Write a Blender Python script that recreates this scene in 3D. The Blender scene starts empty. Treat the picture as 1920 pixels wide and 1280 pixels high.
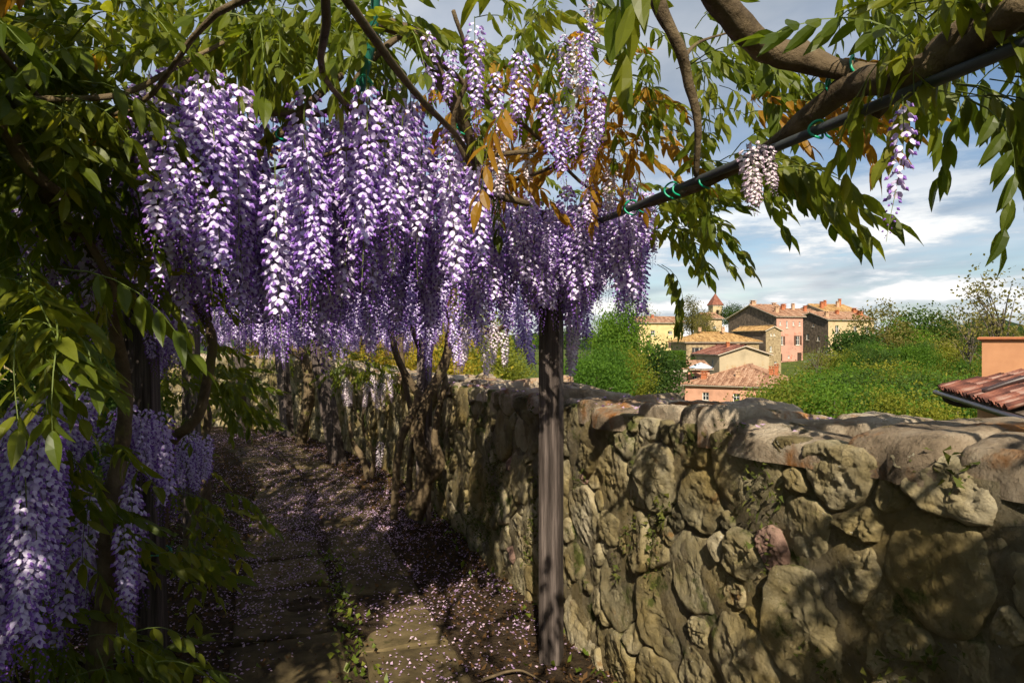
import bpy, math, random
import numpy as np
from mathutils import Vector, Matrix, noise as mn

R = math.radians
rng = np.random.RandomState(7)
rnd = random.Random(11)
sc = bpy.context.scene
col = sc.collection

# ------------------------------------------------------------------ camera, sky, sun, exposure
EYE = 1.5
F = 1280.0                                   # focal length in pixels of the 1920 px wide photograph
cd = bpy.data.cameras.new('camera'); cam = bpy.data.objects.new('camera', cd); col.objects.link(cam)
cam.location = (0, 0, EYE); cam.rotation_euler = (R(90), 0, 0)
cd.sensor_width = 36.0; cd.lens = 24.0; cd.clip_start = 0.05; cd.clip_end = 20000
sc.camera = cam

SUN = Vector((0.01, -1.0, 0.0)).normalized() * math.cos(R(38)); SUN.z = math.sin(R(38))
sl = bpy.data.lights.new('sun', 'SUN'); sl.energy = 5.0; sl.angle = R(0.5); sl.color = (1.0, 0.90, 0.74)
so = bpy.data.objects.new('sun', sl); col.objects.link(so)
so.rotation_euler = SUN.to_track_quat('Z', 'Y').to_euler(); so.location = (0, -20, 30)

w = bpy.data.worlds.new('World'); sc.world = w; w.use_nodes = True
def build_world():
    nt = w.node_tree; nt.nodes.clear(); N = nt.nodes.new; L = nt.links.new
    out = N('ShaderNodeOutputWorld'); bg = N('ShaderNodeBackground'); bg.inputs['Strength'].default_value = 0.074
    sky = N('ShaderNodeTexSky'); sky.sky_type = 'NISHITA'; sky.sun_disc = False
    sky.sun_elevation = R(38); sky.sun_rotation = math.atan2(SUN.x, SUN.y)
    sky.air_density = 1.0; sky.dust_density = 0.6; sky.ozone_density = 2.0
    tc = N('ShaderNodeTexCoord'); sep = N('ShaderNodeSeparateXYZ'); L(tc.outputs['Generated'], sep.inputs[0])
    def math_(op, a, b=None):
        m = N('ShaderNodeMath'); m.operation = op
        for i, v in enumerate((a, b)):
            if v is None: continue
            if isinstance(v, (int, float)): m.inputs[i].default_value = v
            else: L(v, m.inputs[i])
        return m.outputs[0]
    zz = math_('MAXIMUM', sep.outputs['Z'], 0.0)
    den = math_('ADD', zz, 0.055)
    u = math_('DIVIDE', sep.outputs['X'], den); v = math_('DIVIDE', sep.outputs['Y'], den)
    cmb = N('ShaderNodeCombineXYZ'); L(u, cmb.inputs[0]); L(v, cmb.inputs[1])
    n1 = N('ShaderNodeTexNoise'); n1.inputs['Scale'].default_value = 0.62; n1.inputs['Detail'].default_value = 9
    n1.inputs['Roughness'].default_value = 0.56; n1.inputs['Distortion'].default_value = 0.35
    mp = N('ShaderNodeMapping'); mp.inputs['Location'].default_value = (3.1, 1.7, 0.4); mp.inputs['Scale'].default_value = (0.8, 0.55, 1)
    L(cmb.outputs[0], mp.inputs[0]); L(mp.outputs[0], n1.inputs['Vector'])
    cr = N('ShaderNodeValToRGB'); cr.color_ramp.elements[0].position = 0.36; cr.color_ramp.elements[1].position = 0.60
    L(n1.outputs['Fac'], cr.inputs[0])
    # heaped cloud low over the horizon
    n2 = N('ShaderNodeTexNoise'); n2.inputs['Scale'].default_value = 9.0; n2.inputs['Detail'].default_value = 10; n2.inputs['Roughness'].default_value = 0.6
    mp2 = N('ShaderNodeMapping'); mp2.inputs['Scale'].default_value = (0.55, 0.55, 2.6); mp2.inputs['Location'].default_value = (0.7, 0.2, 0.12)
    L(tc.outputs['Generated'], mp2.inputs[0]); L(mp2.outputs[0], n2.inputs['Vector'])
    cr2 = N('ShaderNodeValToRGB'); cr2.color_ramp.elements[0].position = 0.42; cr2.color_ramp.elements[1].position = 0.54
    L(n2.outputs['Fac'], cr2.inputs[0])
    band = N('ShaderNodeMapRange'); band.inputs['From Min'].default_value = 0.26; band.inputs['From Max'].default_value = 0.12
    L(sep.outputs['Z'], band.inputs['Value'])
    heap = math_('MULTIPLY', cr2.outputs[0], band.outputs[0])
    c_hi = N('ShaderNodeValToRGB'); e = c_hi.color_ramp.elements       # grey undersides to white tops
    e[0].position = 0.40; e[0].color = (3.6, 4.1, 4.8, 1); e[1].position = 0.62; e[1].color = (8.0, 8.1, 8.2, 1)
    n3 = N('ShaderNodeTexNoise'); n3.inputs['Scale'].default_value = 1.1; n3.inputs['Detail'].default_value = 6
    L(mp.outputs[0], n3.inputs['Vector']); L(n3.outputs['Fac'], c_hi.inputs[0])
    c_lo = N('ShaderNodeValToRGB'); e = c_lo.color_ramp.elements
    e[0].position = 0.47; e[0].color = (5.5, 6.1, 6.8, 1); e[1].position = 0.62; e[1].color = (11.5, 11.2, 10.6, 1)
    L(n2.outputs['Fac'], c_lo.inputs[0])
    m1 = N('ShaderNodeMix'); m1.data_type = 'RGBA'
    f1 = math_('MULTIPLY', cr.outputs[0], 0.88)
    L(f1, m1.inputs[0]); L(sky.outputs[0], m1.inputs[6]); L(c_hi.outputs[0], m1.inputs[7])
    m2 = N('ShaderNodeMix'); m2.data_type = 'RGBA'
    L(heap, m2.inputs[0]); L(m1.outputs[2], m2.inputs[6]); L(c_lo.outputs[0], m2.inputs[7])
    L(m2.outputs[2], bg.inputs['Color']); L(bg.outputs[0], out.inputs[0])
build_world()

sc.view_settings.view_transform = 'Standard'; sc.view_settings.look = 'None'
sc.view_settings.exposure = 0.6; sc.view_settings.gamma = 1.0
sc.cycles.use_denoising = True
sc.cycles.max_bounces = 4; sc.cycles.diffuse_bounces = 2; sc.cycles.transmission_bounces = 2; sc.cycles.glossy_bounces = 2
sc.cycles.use_adaptive_sampling = True; sc.cycles.adaptive_threshold = 0.03
sc.cycles.sample_clamp_indirect = 6

# ------------------------------------------------------------------ helpers
def at(X, Y, d):
    "point of the place seen at photo pixel X, Y at depth d"
    return Vector(((X - 960) / F * d, d, EYE + (640 - Y) / F * d))

def tag(o, label, cat, group=None):
    o['label'] = label; o['category'] = cat
    if group: o['group'] = group
    return o

def empty(name, loc=(0, 0, 0), rz=0.0):
    o = bpy.data.objects.new(name, None); col.objects.link(o)
    o.location = loc; o.rotation_euler = (0, 0, rz); o.empty_display_size = 0.1
    return o

def mesh_np(name, V, polys, mats, smooth=False, attrs=None):
    "V (n,3); polys: list of (faces array (m,k), material index)"
    me = bpy.data.meshes.new(name)
    V = np.asarray(V, dtype=np.float32)
    loops = []; starts = []; mi = []; c = 0
    for Fa, m in polys:
        Fa = np.asarray(Fa, dtype=np.int32)
        if Fa.size == 0: continue
        k = Fa.shape[1]; n = Fa.shape[0]
        loops.append(Fa.ravel()); starts.append(c + np.arange(n, dtype=np.int32) * k); c += n * k
        mi.append(np.full(n, m, dtype=np.int32) if np.isscalar(m) else np.asarray(m, dtype=np.int32))
    loops = np.concatenate(loops); starts = np.concatenate(starts); mi = np.concatenate(mi)
    me.vertices.add(len(V)); me.vertices.foreach_set('co', V.ravel())
    me.loops.add(len(loops)); me.loops.foreach_set('vertex_index', loops)
    me.polygons.add(len(starts)); me.polygons.foreach_set('loop_start', starts)
    me.polygons.foreach_set('material_index', mi)
    me.polygons.foreach_set('use_smooth', np.full(len(starts), bool(smooth)))
    for m in mats: me.materials.append(m)
    if attrs:
        for k, a in attrs.items():
            at_ = me.attributes.new(k, 'FLOAT', 'POINT'); at_.data.foreach_set('value', np.asarray(a, dtype=np.float32))
    me.update(calc_edges=True)
    return me

def obj(name, me, parent=None, kind=None):
    o = bpy.data.objects.new(name, me); col.objects.link(o)
    if parent is not None: o.parent = parent
    if kind: o['kind'] = kind
    return o

class MB:
    "collects faces of one mesh"
    def __init__(s): s.v = []; s.f = {}; s.n = 0
    def add(s, V, Fs, m=0):
        V = np.asarray(V, dtype=float).reshape(-1, 3)
        for f in Fs: s.f.setdefault((len(f), m), []).append([i + s.n for i in f])
        s.v.append(V); s.n += len(V)
    def addA(s, V, Fa, m=0):
        V = np.asarray(V, dtype=float); Fa = np.asarray(Fa)
        s.f.setdefault((Fa.shape[1], m), []).extend((Fa + s.n).tolist()); s.v.append(V); s.n += len(V)
    def quad(s, a, b, c, d, m=0): s.add([a, b, c, d], [(0, 1, 2, 3)], m)
    def box(s, x0, x1, y0, y1, z0, z1, m=0):
        V = [(x, y, z) for x in (x0, x1) for y in (y0, y1) for z in (z0, z1)]
        s.add(V, [(0, 1, 3, 2), (4, 6, 7, 5), (0, 4, 5, 1), (2, 3, 7, 6), (0, 2, 6, 4), (1, 5, 7, 3)], m)
    def mesh(s, name, mats, smooth=False, attrs=None):
        return mesh_np(name, np.concatenate(s.v), [(np.array(f), k[1]) for k, f in s.f.items()], mats if isinstance(mats, (list, tuple)) else [mats], smooth, attrs)
    def build(s, name, mats, parent=None, smooth=False, kind=None): return obj(name, s.mesh(name, mats, smooth), parent, kind)

def spline(P, n):
    "Catmull-Rom through the rows of P (any width)"
    P = np.asarray(P, dtype=float); Q = np.vstack([2 * P[0] - P[1], P, 2 * P[-1] - P[-2]])
    out = []
    for i in range(len(P) - 1):
        p0, p1, p2, p3 = Q[i:i + 4]
        for t in np.arange(n) / n:
            out.append(0.5 * ((2 * p1) + (-p0 + p2) * t + (2 * p0 - 5 * p1 + 4 * p2 - p3) * t * t + (-p0 + 3 * p1 - 3 * p2 + p3) * t ** 3))
    out.append(P[-1]); return np.array(out)

def tube_np(P, r, seg=10, bump=0.0, seed=0.0, cap=True):
    "P (n,3), r (n,) -> V, quads; bump = relative knobbliness"
    P = np.asarray(P, dtype=float); r = np.asarray(r, dtype=float); n = len(P)
    T = np.gradient(P, axis=0); T /= np.linalg.norm(T, axis=1)[:, None] + 1e-9
    ref = np.array([0, 0, 1.0]) if abs(T[0][2]) < 0.9 else np.array([1.0, 0, 0])
    U = np.cross(T[0], ref); U /= np.linalg.norm(U)
    V = []
    for i in range(n):
        U = U - T[i] * np.dot(U, T[i]); U /= np.linalg.norm(U) + 1e-9
        W = np.cross(T[i], U)
        for k in range(seg):
            a = 2 * math.pi * k / seg
            d = math.cos(a) * U + math.sin(a) * W
            rr = r[i]
            if bump:
                q = P[i] * 9 + d * 1.2
                rr *= 1 + bump * (mn.noise(Vector((q[0] + seed, q[1], q[2]))) + 0.6 * mn.noise(Vector((q[0] * 2.3, q[1] * 2.3 + seed, q[2] * 2.3))))
            V.append(P[i] + d * rr)
    Q = [(i * seg + k, i * seg + (k + 1) % seg, (i + 1) * seg + (k + 1) % seg, (i + 1) * seg + k) for i in range(n - 1) for k in range(seg)]
    V = np.array(V); T3 = []
    if cap:
        V = np.vstack([V, P[0] - T[0] * r[0] * 0.3, P[-1] + T[-1] * r[-1] * 0.5])
        a, b = len(V) - 2, len(V) - 1
        T3 = [(a, (k + 1) % seg, k) for k in range(seg)] + [(b, (n - 1) * seg + k, (n - 1) * seg + (k + 1) % seg) for k in range(seg)]
    return V, Q, T3

def tube(mb, pts, r0, r1=None, n=6, seg=8, bump=0.12, m=0, seed=0.0):
    pts = [tuple(p) for p in pts]
    P = spline(pts, n) if len(pts) > 2 else np.linspace(pts[0], pts[1], n + 1)
    if np.ndim(r0): rr = np.interp(np.linspace(0, 1, len(P)), np.linspace(0, 1, len(r0)), r0)
    else: rr = np.linspace(r0, r0 if r1 is None else r1, len(P))
    V, Q, T3 = tube_np(P, rr, seg, bump, seed)
    mb.add(V, Q, m)
    if T3: mb.f.setdefault((3, m), []).extend([[i + mb.n - len(V) for i in t] for t in T3])

# ------------------------------------------------------------------ materials
def new_mat(name):
    m = bpy.data.materials.new(name); m.use_nodes = True
    nt = m.node_tree; nt.nodes.clear()
    return m, nt, nt.nodes.new, nt.links.new

def ramp(N, stops):
    r = N('ShaderNodeValToRGB'); e = r.color_ramp.elements
    while len(e) < len(stops): e.new(0.5)
    for x, (p, c) in zip(e, stops): x.position = p; x.color = (*c, 1)
    return r

def surf_mat(name, stops, scale=4.0, detail=6, rough=0.85, bump=0.3, bscale=None, bdist=0.02, stretch=(1, 1, 1), spec=0.25,
             var='none', varamt=0.35, moss=None, coords='Object', metal=0.0, patch=None, wash=None, specks=None, fine=None):
    """noise-coloured surface; var: 'obj' shifts with each object, 'attr' with the 'var' attribute;
    moss=(colour, noise scale, threshold, upfacing weight); patch=(colour, scale, threshold)"""
    m, nt, N, L = new_mat(name)
    out = N('ShaderNodeOutputMaterial'); b = N('ShaderNodeBsdfPrincipled'); L(b.outputs[0], out.inputs[0])
    b.inputs['Roughness'].default_value = rough; b.inputs['Specular IOR Level'].default_value = spec; b.inputs['Metallic'].default_value = metal
    if coords == 'World':
        g = N('ShaderNodeNewGeometry'); vec = g.outputs['Position']
    else:
        vec = N('ShaderNodeTexCoord').outputs['Object']
    mp = N('ShaderNodeMapping'); mp.inputs['Scale'].default_value = stretch; L(vec, mp.inputs[0])
    n = N('ShaderNodeTexNoise'); n.inputs['Scale'].default_value = scale; n.inputs['Detail'].default_value = detail; n.inputs['Roughness'].default_value = 0.62
    L(mp.outputs[0], n.inputs['Vector'])
    fac = n.outputs['Fac']
    if var != 'none':
        if var == 'obj': v = N('ShaderNodeObjectInfo').outputs['Random']
        else:
            a = N('ShaderNodeAttribute'); a.attribute_name = 'var'; v = a.outputs['Fac']
        ma = N('ShaderNodeMath'); ma.operation = 'MULTIPLY_ADD'; L(v, ma.inputs[0]); ma.inputs[1].default_value = varamt; ma.inputs[2].default_value = -varamt / 2
        ad = N('ShaderNodeMath'); ad.operation = 'ADD'; L(fac, ad.inputs[0]); L(ma.outputs[0], ad.inputs[1]); fac = ad.outputs[0]
    r = ramp(N, stops); L(fac, r.inputs[0]); c = r.outputs[0]
    def over(c, colour, f):
        mx = N('ShaderNodeMix'); mx.data_type = 'RGBA'; L(f, mx.inputs[0]); L(c, mx.inputs[6]); mx.inputs[7].default_value = (*colour, 1)
        return mx.outputs[2]
    for spec_, up in ((wash, 0), (patch, 0), (specks, 0), (moss, 1)):
        if not spec_: continue
        n2 = N('ShaderNodeTexNoise'); n2.inputs['Scale'].default_value = spec_[1]; n2.inputs['Detail'].default_value = 7; n2.inputs['Roughness'].default_value = 0.68
        L(vec, n2.inputs['Vector']); f = n2.outputs['Fac']
        if up and spec_[3]:
            g = N('ShaderNodeNewGeometry'); s = N('ShaderNodeSeparateXYZ'); L(g.outputs['Normal'], s.inputs[0])
            k = N('ShaderNodeMath'); k.operation = 'MULTIPLY_ADD'; L(s.outputs['Z'], k.inputs[0]); k.inputs[1].default_value = spec_[3]; L(f, k.inputs[2]); f = k.outputs[0]
        sh = spec_[4] if len(spec_) > 4 else (spec_[3] if not up and len(spec_) > 3 else 0.07)
        rr = ramp(N, [(spec_[2], (0, 0, 0)), (min(spec_[2] + sh, 1), (0.9, 0.9, 0.9))]); L(f, rr.inputs[0])
        c = over(c, spec_[0], rr.outputs[0])
    L(c, b.inputs['Base Color'])
    if bump:
        nb = N('ShaderNodeTexNoise'); nb.inputs['Scale'].default_value = bscale or scale * 5; nb.inputs['Detail'].default_value = 8; nb.inputs['Roughness'].default_value = 0.65
        L(mp.outputs[0], nb.inputs['Vector'])
        bp = N('ShaderNodeBump'); bp.inputs['Strength'].default_value = bump; bp.inputs['Distance'].default_value = bdist
        L(nb.outputs['Fac'], bp.inputs['Height']); nout = bp.outputs[0]
        if fine:
            nf = N('ShaderNodeTexNoise'); nf.inputs['Scale'].default_value = fine; nf.inputs['Detail'].default_value = 6; nf.inputs['Roughness'].default_value = 0.75
            L(mp.outputs[0], nf.inputs['Vector']); b2 = N('ShaderNodeBump'); b2.inputs['Strength'].default_value = 0.9; b2.inputs['Distance'].default_value = 0.007
            L(nf.outputs['Fac'], b2.inputs['Height']); L(nout, b2.inputs['Normal']); nout = b2.outputs[0]
        L(nout, b.inputs['Normal'])
    return m

def leaf_mat(name, stops, trans=0.45, rough=0.45, tint=(1.0, 1.0, 0.55), spec=0.3):
    m, nt, N, L = new_mat(name)
    out = N('ShaderNodeOutputMaterial'); b = N('ShaderNodeBsdfPrincipled'); t = N('ShaderNodeBsdfTranslucent'); mx = N('ShaderNodeMixShader')
    a = N('ShaderNodeAttribute'); a.attribute_name = 'var'
    oi = N('ShaderNodeObjectInfo')
    k = N('ShaderNodeMath'); k.operation = 'MULTIPLY_ADD'; L(oi.outputs['Random'], k.inputs[0]); k.inputs[1].default_value = 0.5; 
    k2 = N('ShaderNodeMath'); k2.operation = 'MULTIPLY'; L(a.outputs['Fac'], k2.inputs[0]); k2.inputs[1].default_value = 0.5; L(k2.outputs[0], k.inputs[2])
    r = ramp(N, stops); L(k.outputs[0], r.inputs[0])
    L(r.outputs[0], b.inputs['Base Color']); b.inputs['Roughness'].default_value = rough; b.inputs['Specular IOR Level'].default_value = spec
    mu = N('ShaderNodeMix'); mu.data_type = 'RGBA'; mu.blend_type = 'MULTIPLY'; mu.inputs[0].default_value = 1; L(r.outputs[0], mu.inputs[6])
    mu.inputs[7].default_value = (*[x * 1.9 for x in tint], 1)
    L(mu.outputs[2], t.inputs['Color']); mx.inputs[0].default_value = trans
    L(b.outputs[0], mx.inputs[1]); L(t.outputs[0], mx.inputs[2]); L(mx.outputs[0], out.inputs[0])
    return m

def plain(name, c, rough=0.6, spec=0.3, metal=0.0):
    return surf_mat(name, [(0.3, tuple(x * 0.82 for x in c)), (0.7, tuple(min(1, x * 1.12) for x in c))], scale=6, rough=rough, spec=spec, metal=metal, bump=0.1)

M = {}
WASH = dict(wash=((0.27, 0.195, 0.065), 1.9, 0.42, 0.25), specks=((0.50, 0.47, 0.38), 42.0, 0.66, 0.03), fine=95, coords='World', spec=0.15)
M['stone'] = surf_mat('rubble_stone', [(0.22, (0.075, 0.065, 0.04)), (0.40, (0.175, 0.15, 0.088)), (0.58, (0.30, 0.255, 0.15)), (0.8, (0.44, 0.38, 0.26))],
                      scale=9, detail=12, rough=0.93, bump=0.9, bscale=30, bdist=0.02, var='attr', varamt=0.42,
                      moss=((0.06, 0.072, 0.012), 4.2, 0.575, 0.06), patch=((0.19, 0.11, 0.04), 6.0, 0.62), **WASH)
M['pink_stone'] = surf_mat('pink_stone', [(0.3, (0.17, 0.10, 0.075)), (0.7, (0.36, 0.235, 0.18))], scale=9, rough=0.92, bump=0.7, bscale=30, fine=95, coords='World', spec=0.15,
                      moss=((0.05, 0.062, 0.012), 4.6, 0.62, 0.05))
M['coping'] = surf_mat('coping_stone', [(0.25, (0.12, 0.09, 0.06)), (0.42, (0.30, 0.23, 0.155)), (0.58, (0.44, 0.36, 0.26)), (0.8, (0.56, 0.48, 0.37))],
                      scale=7, detail=12, rough=0.93, bump=1.0, bscale=18, bdist=0.035, var='attr', varamt=0.3, fine=80,
                      moss=((0.085, 0.065, 0.016), 5.0, 0.61, 0.03), patch=((0.32, 0.125, 0.025), 3.8, 0.54, 0.12), specks=((0.46, 0.42, 0.3), 30.0, 0.64, 0.04), coords='World', spec=0.15)
M['mortar'] = surf_mat('old_mortar', [(0.25, (0.075, 0.062, 0.04)), (0.5, (0.18, 0.15, 0.095)), (0.75, (0.31, 0.265, 0.18))], scale=11, detail=12, rough=0.96, bump=1.0,
                      bscale=34, bdist=0.035, moss=((0.05, 0.068, 0.010), 4.2, 0.56, 0.10), **WASH)
M['moss'] = leaf_mat('moss', [(0.1, (0.03, 0.045, 0.006)), (0.5, (0.075, 0.09, 0.012)), (0.9, (0.13, 0.12, 0.02))], trans=0.2, rough=0.8)
M['wood'] = surf_mat('weathered_wood', [(0.30, (0.030, 0.022, 0.018)), (0.45, (0.075, 0.058, 0.05)), (0.58, (0.14, 0.11, 0.095)), (0.78, (0.24, 0.19, 0.155))],
                      scale=5, detail=9, rough=0.85, bump=0.7, bscale=14, bdist=0.012, stretch=(9, 9, 0.5), var='obj', varamt=0.15)
M['bark'] = surf_mat('vine_bark', [(0.25, (0.038, 0.026, 0.015)), (0.5, (0.115, 0.082, 0.045)), (0.75, (0.21, 0.155, 0.085))], scale=12, detail=8, rough=0.9, bump=0.9, bscale=40, bdist=0.012,
                      moss=((0.11, 0.105, 0.02), 6, 0.58, 0.05), coords='World')
M['bark_dark'] = surf_mat('tree_bark', [(0.3, (0.05, 0.04, 0.03)), (0.7, (0.16, 0.13, 0.10))], scale=6, rough=0.95, bump=0.6)
M['pipe'] = plain('dark_painted_pipe', (0.045, 0.05, 0.05), 0.5, 0.4)
M['green_paint'] = plain('green_painted_bar', (0.01, 0.10, 0.07), 0.45, 0.4)
M['tie'] = plain('green_plastic_tie', (0.0, 0.28, 0.15), 0.35, 0.5)
M['soil'] = surf_mat('path_soil', [(0.25, (0.020, 0.013, 0.008)), (0.5, (0.05, 0.034, 0.02)), (0.75, (0.095, 0.068, 0.038))], scale=11, detail=10, rough=0.97, bump=1.0, bscale=45, bdist=0.03,
                      moss=((0.06, 0.055, 0.012), 3.0, 0.63, 0.0), coords='World', spec=0.1)
M['slab'] = surf_mat('path_slab', [(0.28, (0.03, 0.022, 0.012)), (0.5, (0.085, 0.064, 0.03)), (0.75, (0.16, 0.12, 0.058))], scale=7, detail=10, rough=0.92, bump=0.6, bscale=34, bdist=0.01,
                      var='attr', varamt=0.2, moss=((0.05, 0.045, 0.015), 5, 0.60, 0.0), coords='World', spec=0.15)
M['terrain'] = surf_mat('grassy_slope', [(0.3, (0.035, 0.05, 0.012)), (0.55, (0.075, 0.10, 0.022)), (0.8, (0.13, 0.15, 0.04))], scale=0.35, detail=10, rough=0.97, bump=0.5, bscale=3, bdist=0.3, coords='World', spec=0.1)
M['hill'] = surf_mat('wooded_hill', [(0.3, (0.018, 0.035, 0.018)), (0.7, (0.05, 0.075, 0.03))], scale=0.004, detail=10, rough=1.0, bump=1.0, bscale=0.03, bdist=25, coords='World', spec=0.0)
LEAF_G = [(0.05, (0.038, 0.066, 0.006)), (0.35, (0.088, 0.12, 0.010)), (0.65, (0.145, 0.165, 0.014)), (0.95, (0.22, 0.205, 0.02))]
M['leaf'] = leaf_mat('wisteria_leaf', LEAF_G, 0.5, 0.42, tint=(1.15, 1.1, 0.5))
M['leaf_bronze'] = leaf_mat('young_bronze_leaf', [(0.05, (0.15, 0.095, 0.012)), (0.5, (0.30, 0.16, 0.014)), (0.95, (0.38, 0.25, 0.03))], 0.5, 0.4, tint=(1.0, 0.75, 0.35))
M['stem'] = plain('green_stem', (0.10, 0.13, 0.025), 0.6)
M['banner'] = leaf_mat('pale_lilac_petal', [(0.0, (0.52, 0.40, 0.74)), (0.45, (0.70, 0.60, 0.86)), (1.0, (0.86, 0.81, 0.94))], 0.3, 0.6, tint=(0.5, 0.42, 0.56), spec=0.15)
M['keel'] = leaf_mat('violet_petal', [(0.0, (0.17, 0.065, 0.38)), (0.5, (0.31, 0.15, 0.57)), (1.0, (0.50, 0.32, 0.74))], 0.25, 0.5, tint=(0.55, 0.4, 0.56), spec=0.2)
M['banner_w'] = leaf_mat('white_pink_petal', [(0.0, (0.62, 0.52, 0.58)), (1.0, (0.86, 0.78, 0.78))], 0.25, 0.6, tint=(0.52, 0.48, 0.48), spec=0.15)
M['keel_w'] = leaf_mat('pale_mauve_petal', [(0.0, (0.40, 0.28, 0.42)), (1.0, (0.66, 0.52, 0.60))], 0.25, 0.6, tint=(0.52, 0.45, 0.5), spec=0.15)
M['petal'] = leaf_mat('fallen_petal', [(0.0, (0.20, 0.10, 0.22)), (0.35, (0.42, 0.27, 0.46)), (0.7, (0.60, 0.44, 0.54)), (1.0, (0.76, 0.64, 0.66))], 0.2, 0.7, tint=(0.5, 0.45, 0.5), spec=0.1)
M['litter'] = leaf_mat('dry_leaf', [(0.0, (0.03, 0.018, 0.009)), (0.5, (0.09, 0.05, 0.02)), (1.0, (0.19, 0.10, 0.035))], 0.15, 0.8, spec=0.1)
M['weed'] = leaf_mat('weed_leaf', [(0.0, (0.05, 0.09, 0.01)), (0.6, (0.13, 0.17, 0.02)), (1.0, (0.30, 0.26, 0.03))], 0.4)
def crown_mat(n, a, b, c, tr=0.35): return leaf_mat(n, [(0.05, a), (0.5, b), (0.95, c)], tr, 0.6, tint=(1.0, 1.0, 0.45), spec=0.15)
M['cr_green'] = crown_mat('crown_fresh_green', (0.035, 0.085, 0.010), (0.075, 0.15, 0.014), (0.13, 0.20, 0.02))
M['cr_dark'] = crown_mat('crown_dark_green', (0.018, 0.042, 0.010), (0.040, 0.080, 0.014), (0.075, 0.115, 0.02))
M['cr_yellow'] = crown_mat('crown_yellow_green', (0.10, 0.12, 0.014), (0.17, 0.18, 0.02), (0.25, 0.24, 0.03))
M['cr_olive'] = crown_mat('crown_olive', (0.07, 0.07, 0.018), (0.13, 0.12, 0.03), (0.19, 0.165, 0.045))
M['cr_gold'] = crown_mat('crown_gold', (0.17, 0.12, 0.012), (0.26, 0.19, 0.018), (0.34, 0.27, 0.03))
M['cr_grey'] = crown_mat('crown_grey_green', (0.12, 0.14, 0.09), (0.20, 0.22, 0.15), (0.28, 0.30, 0.22))

# ------------------------------------------------------------------ line of the garden wall
WP = np.array([(2.27, -2.0), (1.58, 0), (-0.145, 5.0), (-0.73, 6.7), (-1.42, 8.7), (-2.4, 10.7), (-3.7, 13.0), (-5.2, 14.8), (-7.0, 15.7), (-10.0, 16.1), (-14.0, 16.2)])
WL = spline(WP, 14)
WS = np.concatenate([[0], np.cumsum(np.linalg.norm(np.diff(WL, axis=0), axis=1))])
WT = np.gradient(WL, axis=0); WT /= np.linalg.norm(WT, axis=1)[:, None]
WN = np.stack([-WT[:, 1], WT[:, 0]], 1)            # towards the path
SLEN = WS[-1]
def gz(y): return -0.03 * min(y, 16.5)
def wall_xy(s, o=0.0):
    "point at length s along the wall face, o metres into the path"
    x = np.interp(s, WS, WL[:, 0]); y = np.interp(s, WS, WL[:, 1])
    nx = np.interp(s, WS, WN[:, 0]); ny = np.interp(s, WS, WN[:, 1])
    return x + nx * o, y + ny * o, nx, ny
def s_of_y(y): return float(np.interp(y, WL[:, 1], WS))
def wall_top(s):
    y = float(np.interp(s, WS, WL[:, 1]))
    dip = 0.028 * math.exp(-((y - 2.7) / 1.3) ** 2)
    return 1.343 - dip - 0.03 * y if y < 9 else 1.073 + (y - 9) * 0.02
def wall_dist(x, y):
    "signed distance to the wall face, positive on the path side"
    d2 = (WL[:, 0] - x) ** 2 + (WL[:, 1] - y) ** 2; i = int(np.argmin(d2))
    return (x - WL[i, 0]) * WN[i, 0] + (y - WL[i, 1]) * WN[i, 1]

# ------------------------------------------------------------------ terrain and hills
def zval(d):
    return float(np.interp(d, [0, 3, 8, 20, 40, 60, 80, 92, 110, 130, 150, 200, 400, 1000, 3000, 9000],
                           [-0.6, -2.2, -4.5, -8.5, -12.5, -14, -12.5, -10.5, -7.0, -2.6, -0.5, -1.0, -4, -14, -40, -60]))
def terrain_z(x, y):
    d = math.hypot(x, y)
    o = wall_dist(x, y) if d < 40 else -1
    garden = gz(max(y, -6)) - 0.05
    if d < 40 and x < 0 and o > 4: garden += min(1.2, (o - 4) * 0.15)
    e = min(1, max(0, (-o - 0.15) / 1.4)); e = e * e * (3 - 2 * e)
    back = min(1, max(0, (d - 22) / 12)); back = back * back * (3 - 2 * back)
    e = max(e, back)
    lowx = 1.0 + 0.0 * x
    z = zval(max(0, -o if d < 40 else d)) if d < 25 else zval(d)
    if 25 > d > 12: z = z * (25 - d) / 13 + zval(d) * (d - 12) / 13
    if d > 30 and x > 0: z -= 5.5 * max(0, min(1, (x / d - 0.42) / 0.12)) * max(0, min(1, (220 - d) / 90)) * max(0, min(1, (d - 70) / 40))
    z += 0.5 * mn.noise(Vector((x * 0.05, y * 0.05, 3))) * min(1, d / 40)
    return garden * (1 - e) + z * e
def build_terrain():
    rad = np.concatenate([np.linspace(0.5, 20, 60), np.geomspace(21, 9000, 70)]); na = 240
    V = [(0, 0, terrain_z(0, 0))]
    for r in rad:
        for k in range(na):
            a = 2 * math.pi * k / na; x, y = r * math.sin(a), r * math.cos(a)
            V.append((x, y, terrain_z(x, y)))
    Q = [(1 + i * na + k, 1 + (i + 1) * na + k, 1 + (i + 1) * na + (k + 1) % na, 1 + i * na + (k + 1) % na) for i in range(len(rad) - 1) for k in range(na)]
    T = [(0, 1 + k, 1 + (k + 1) % na) for k in range(na)]
    o = obj('terrain', mesh_np('terrain', V, [(Q, 0), (T, 0)], [M['terrain']], True)); o['kind'] = 'structure'
build_terrain()
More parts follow.
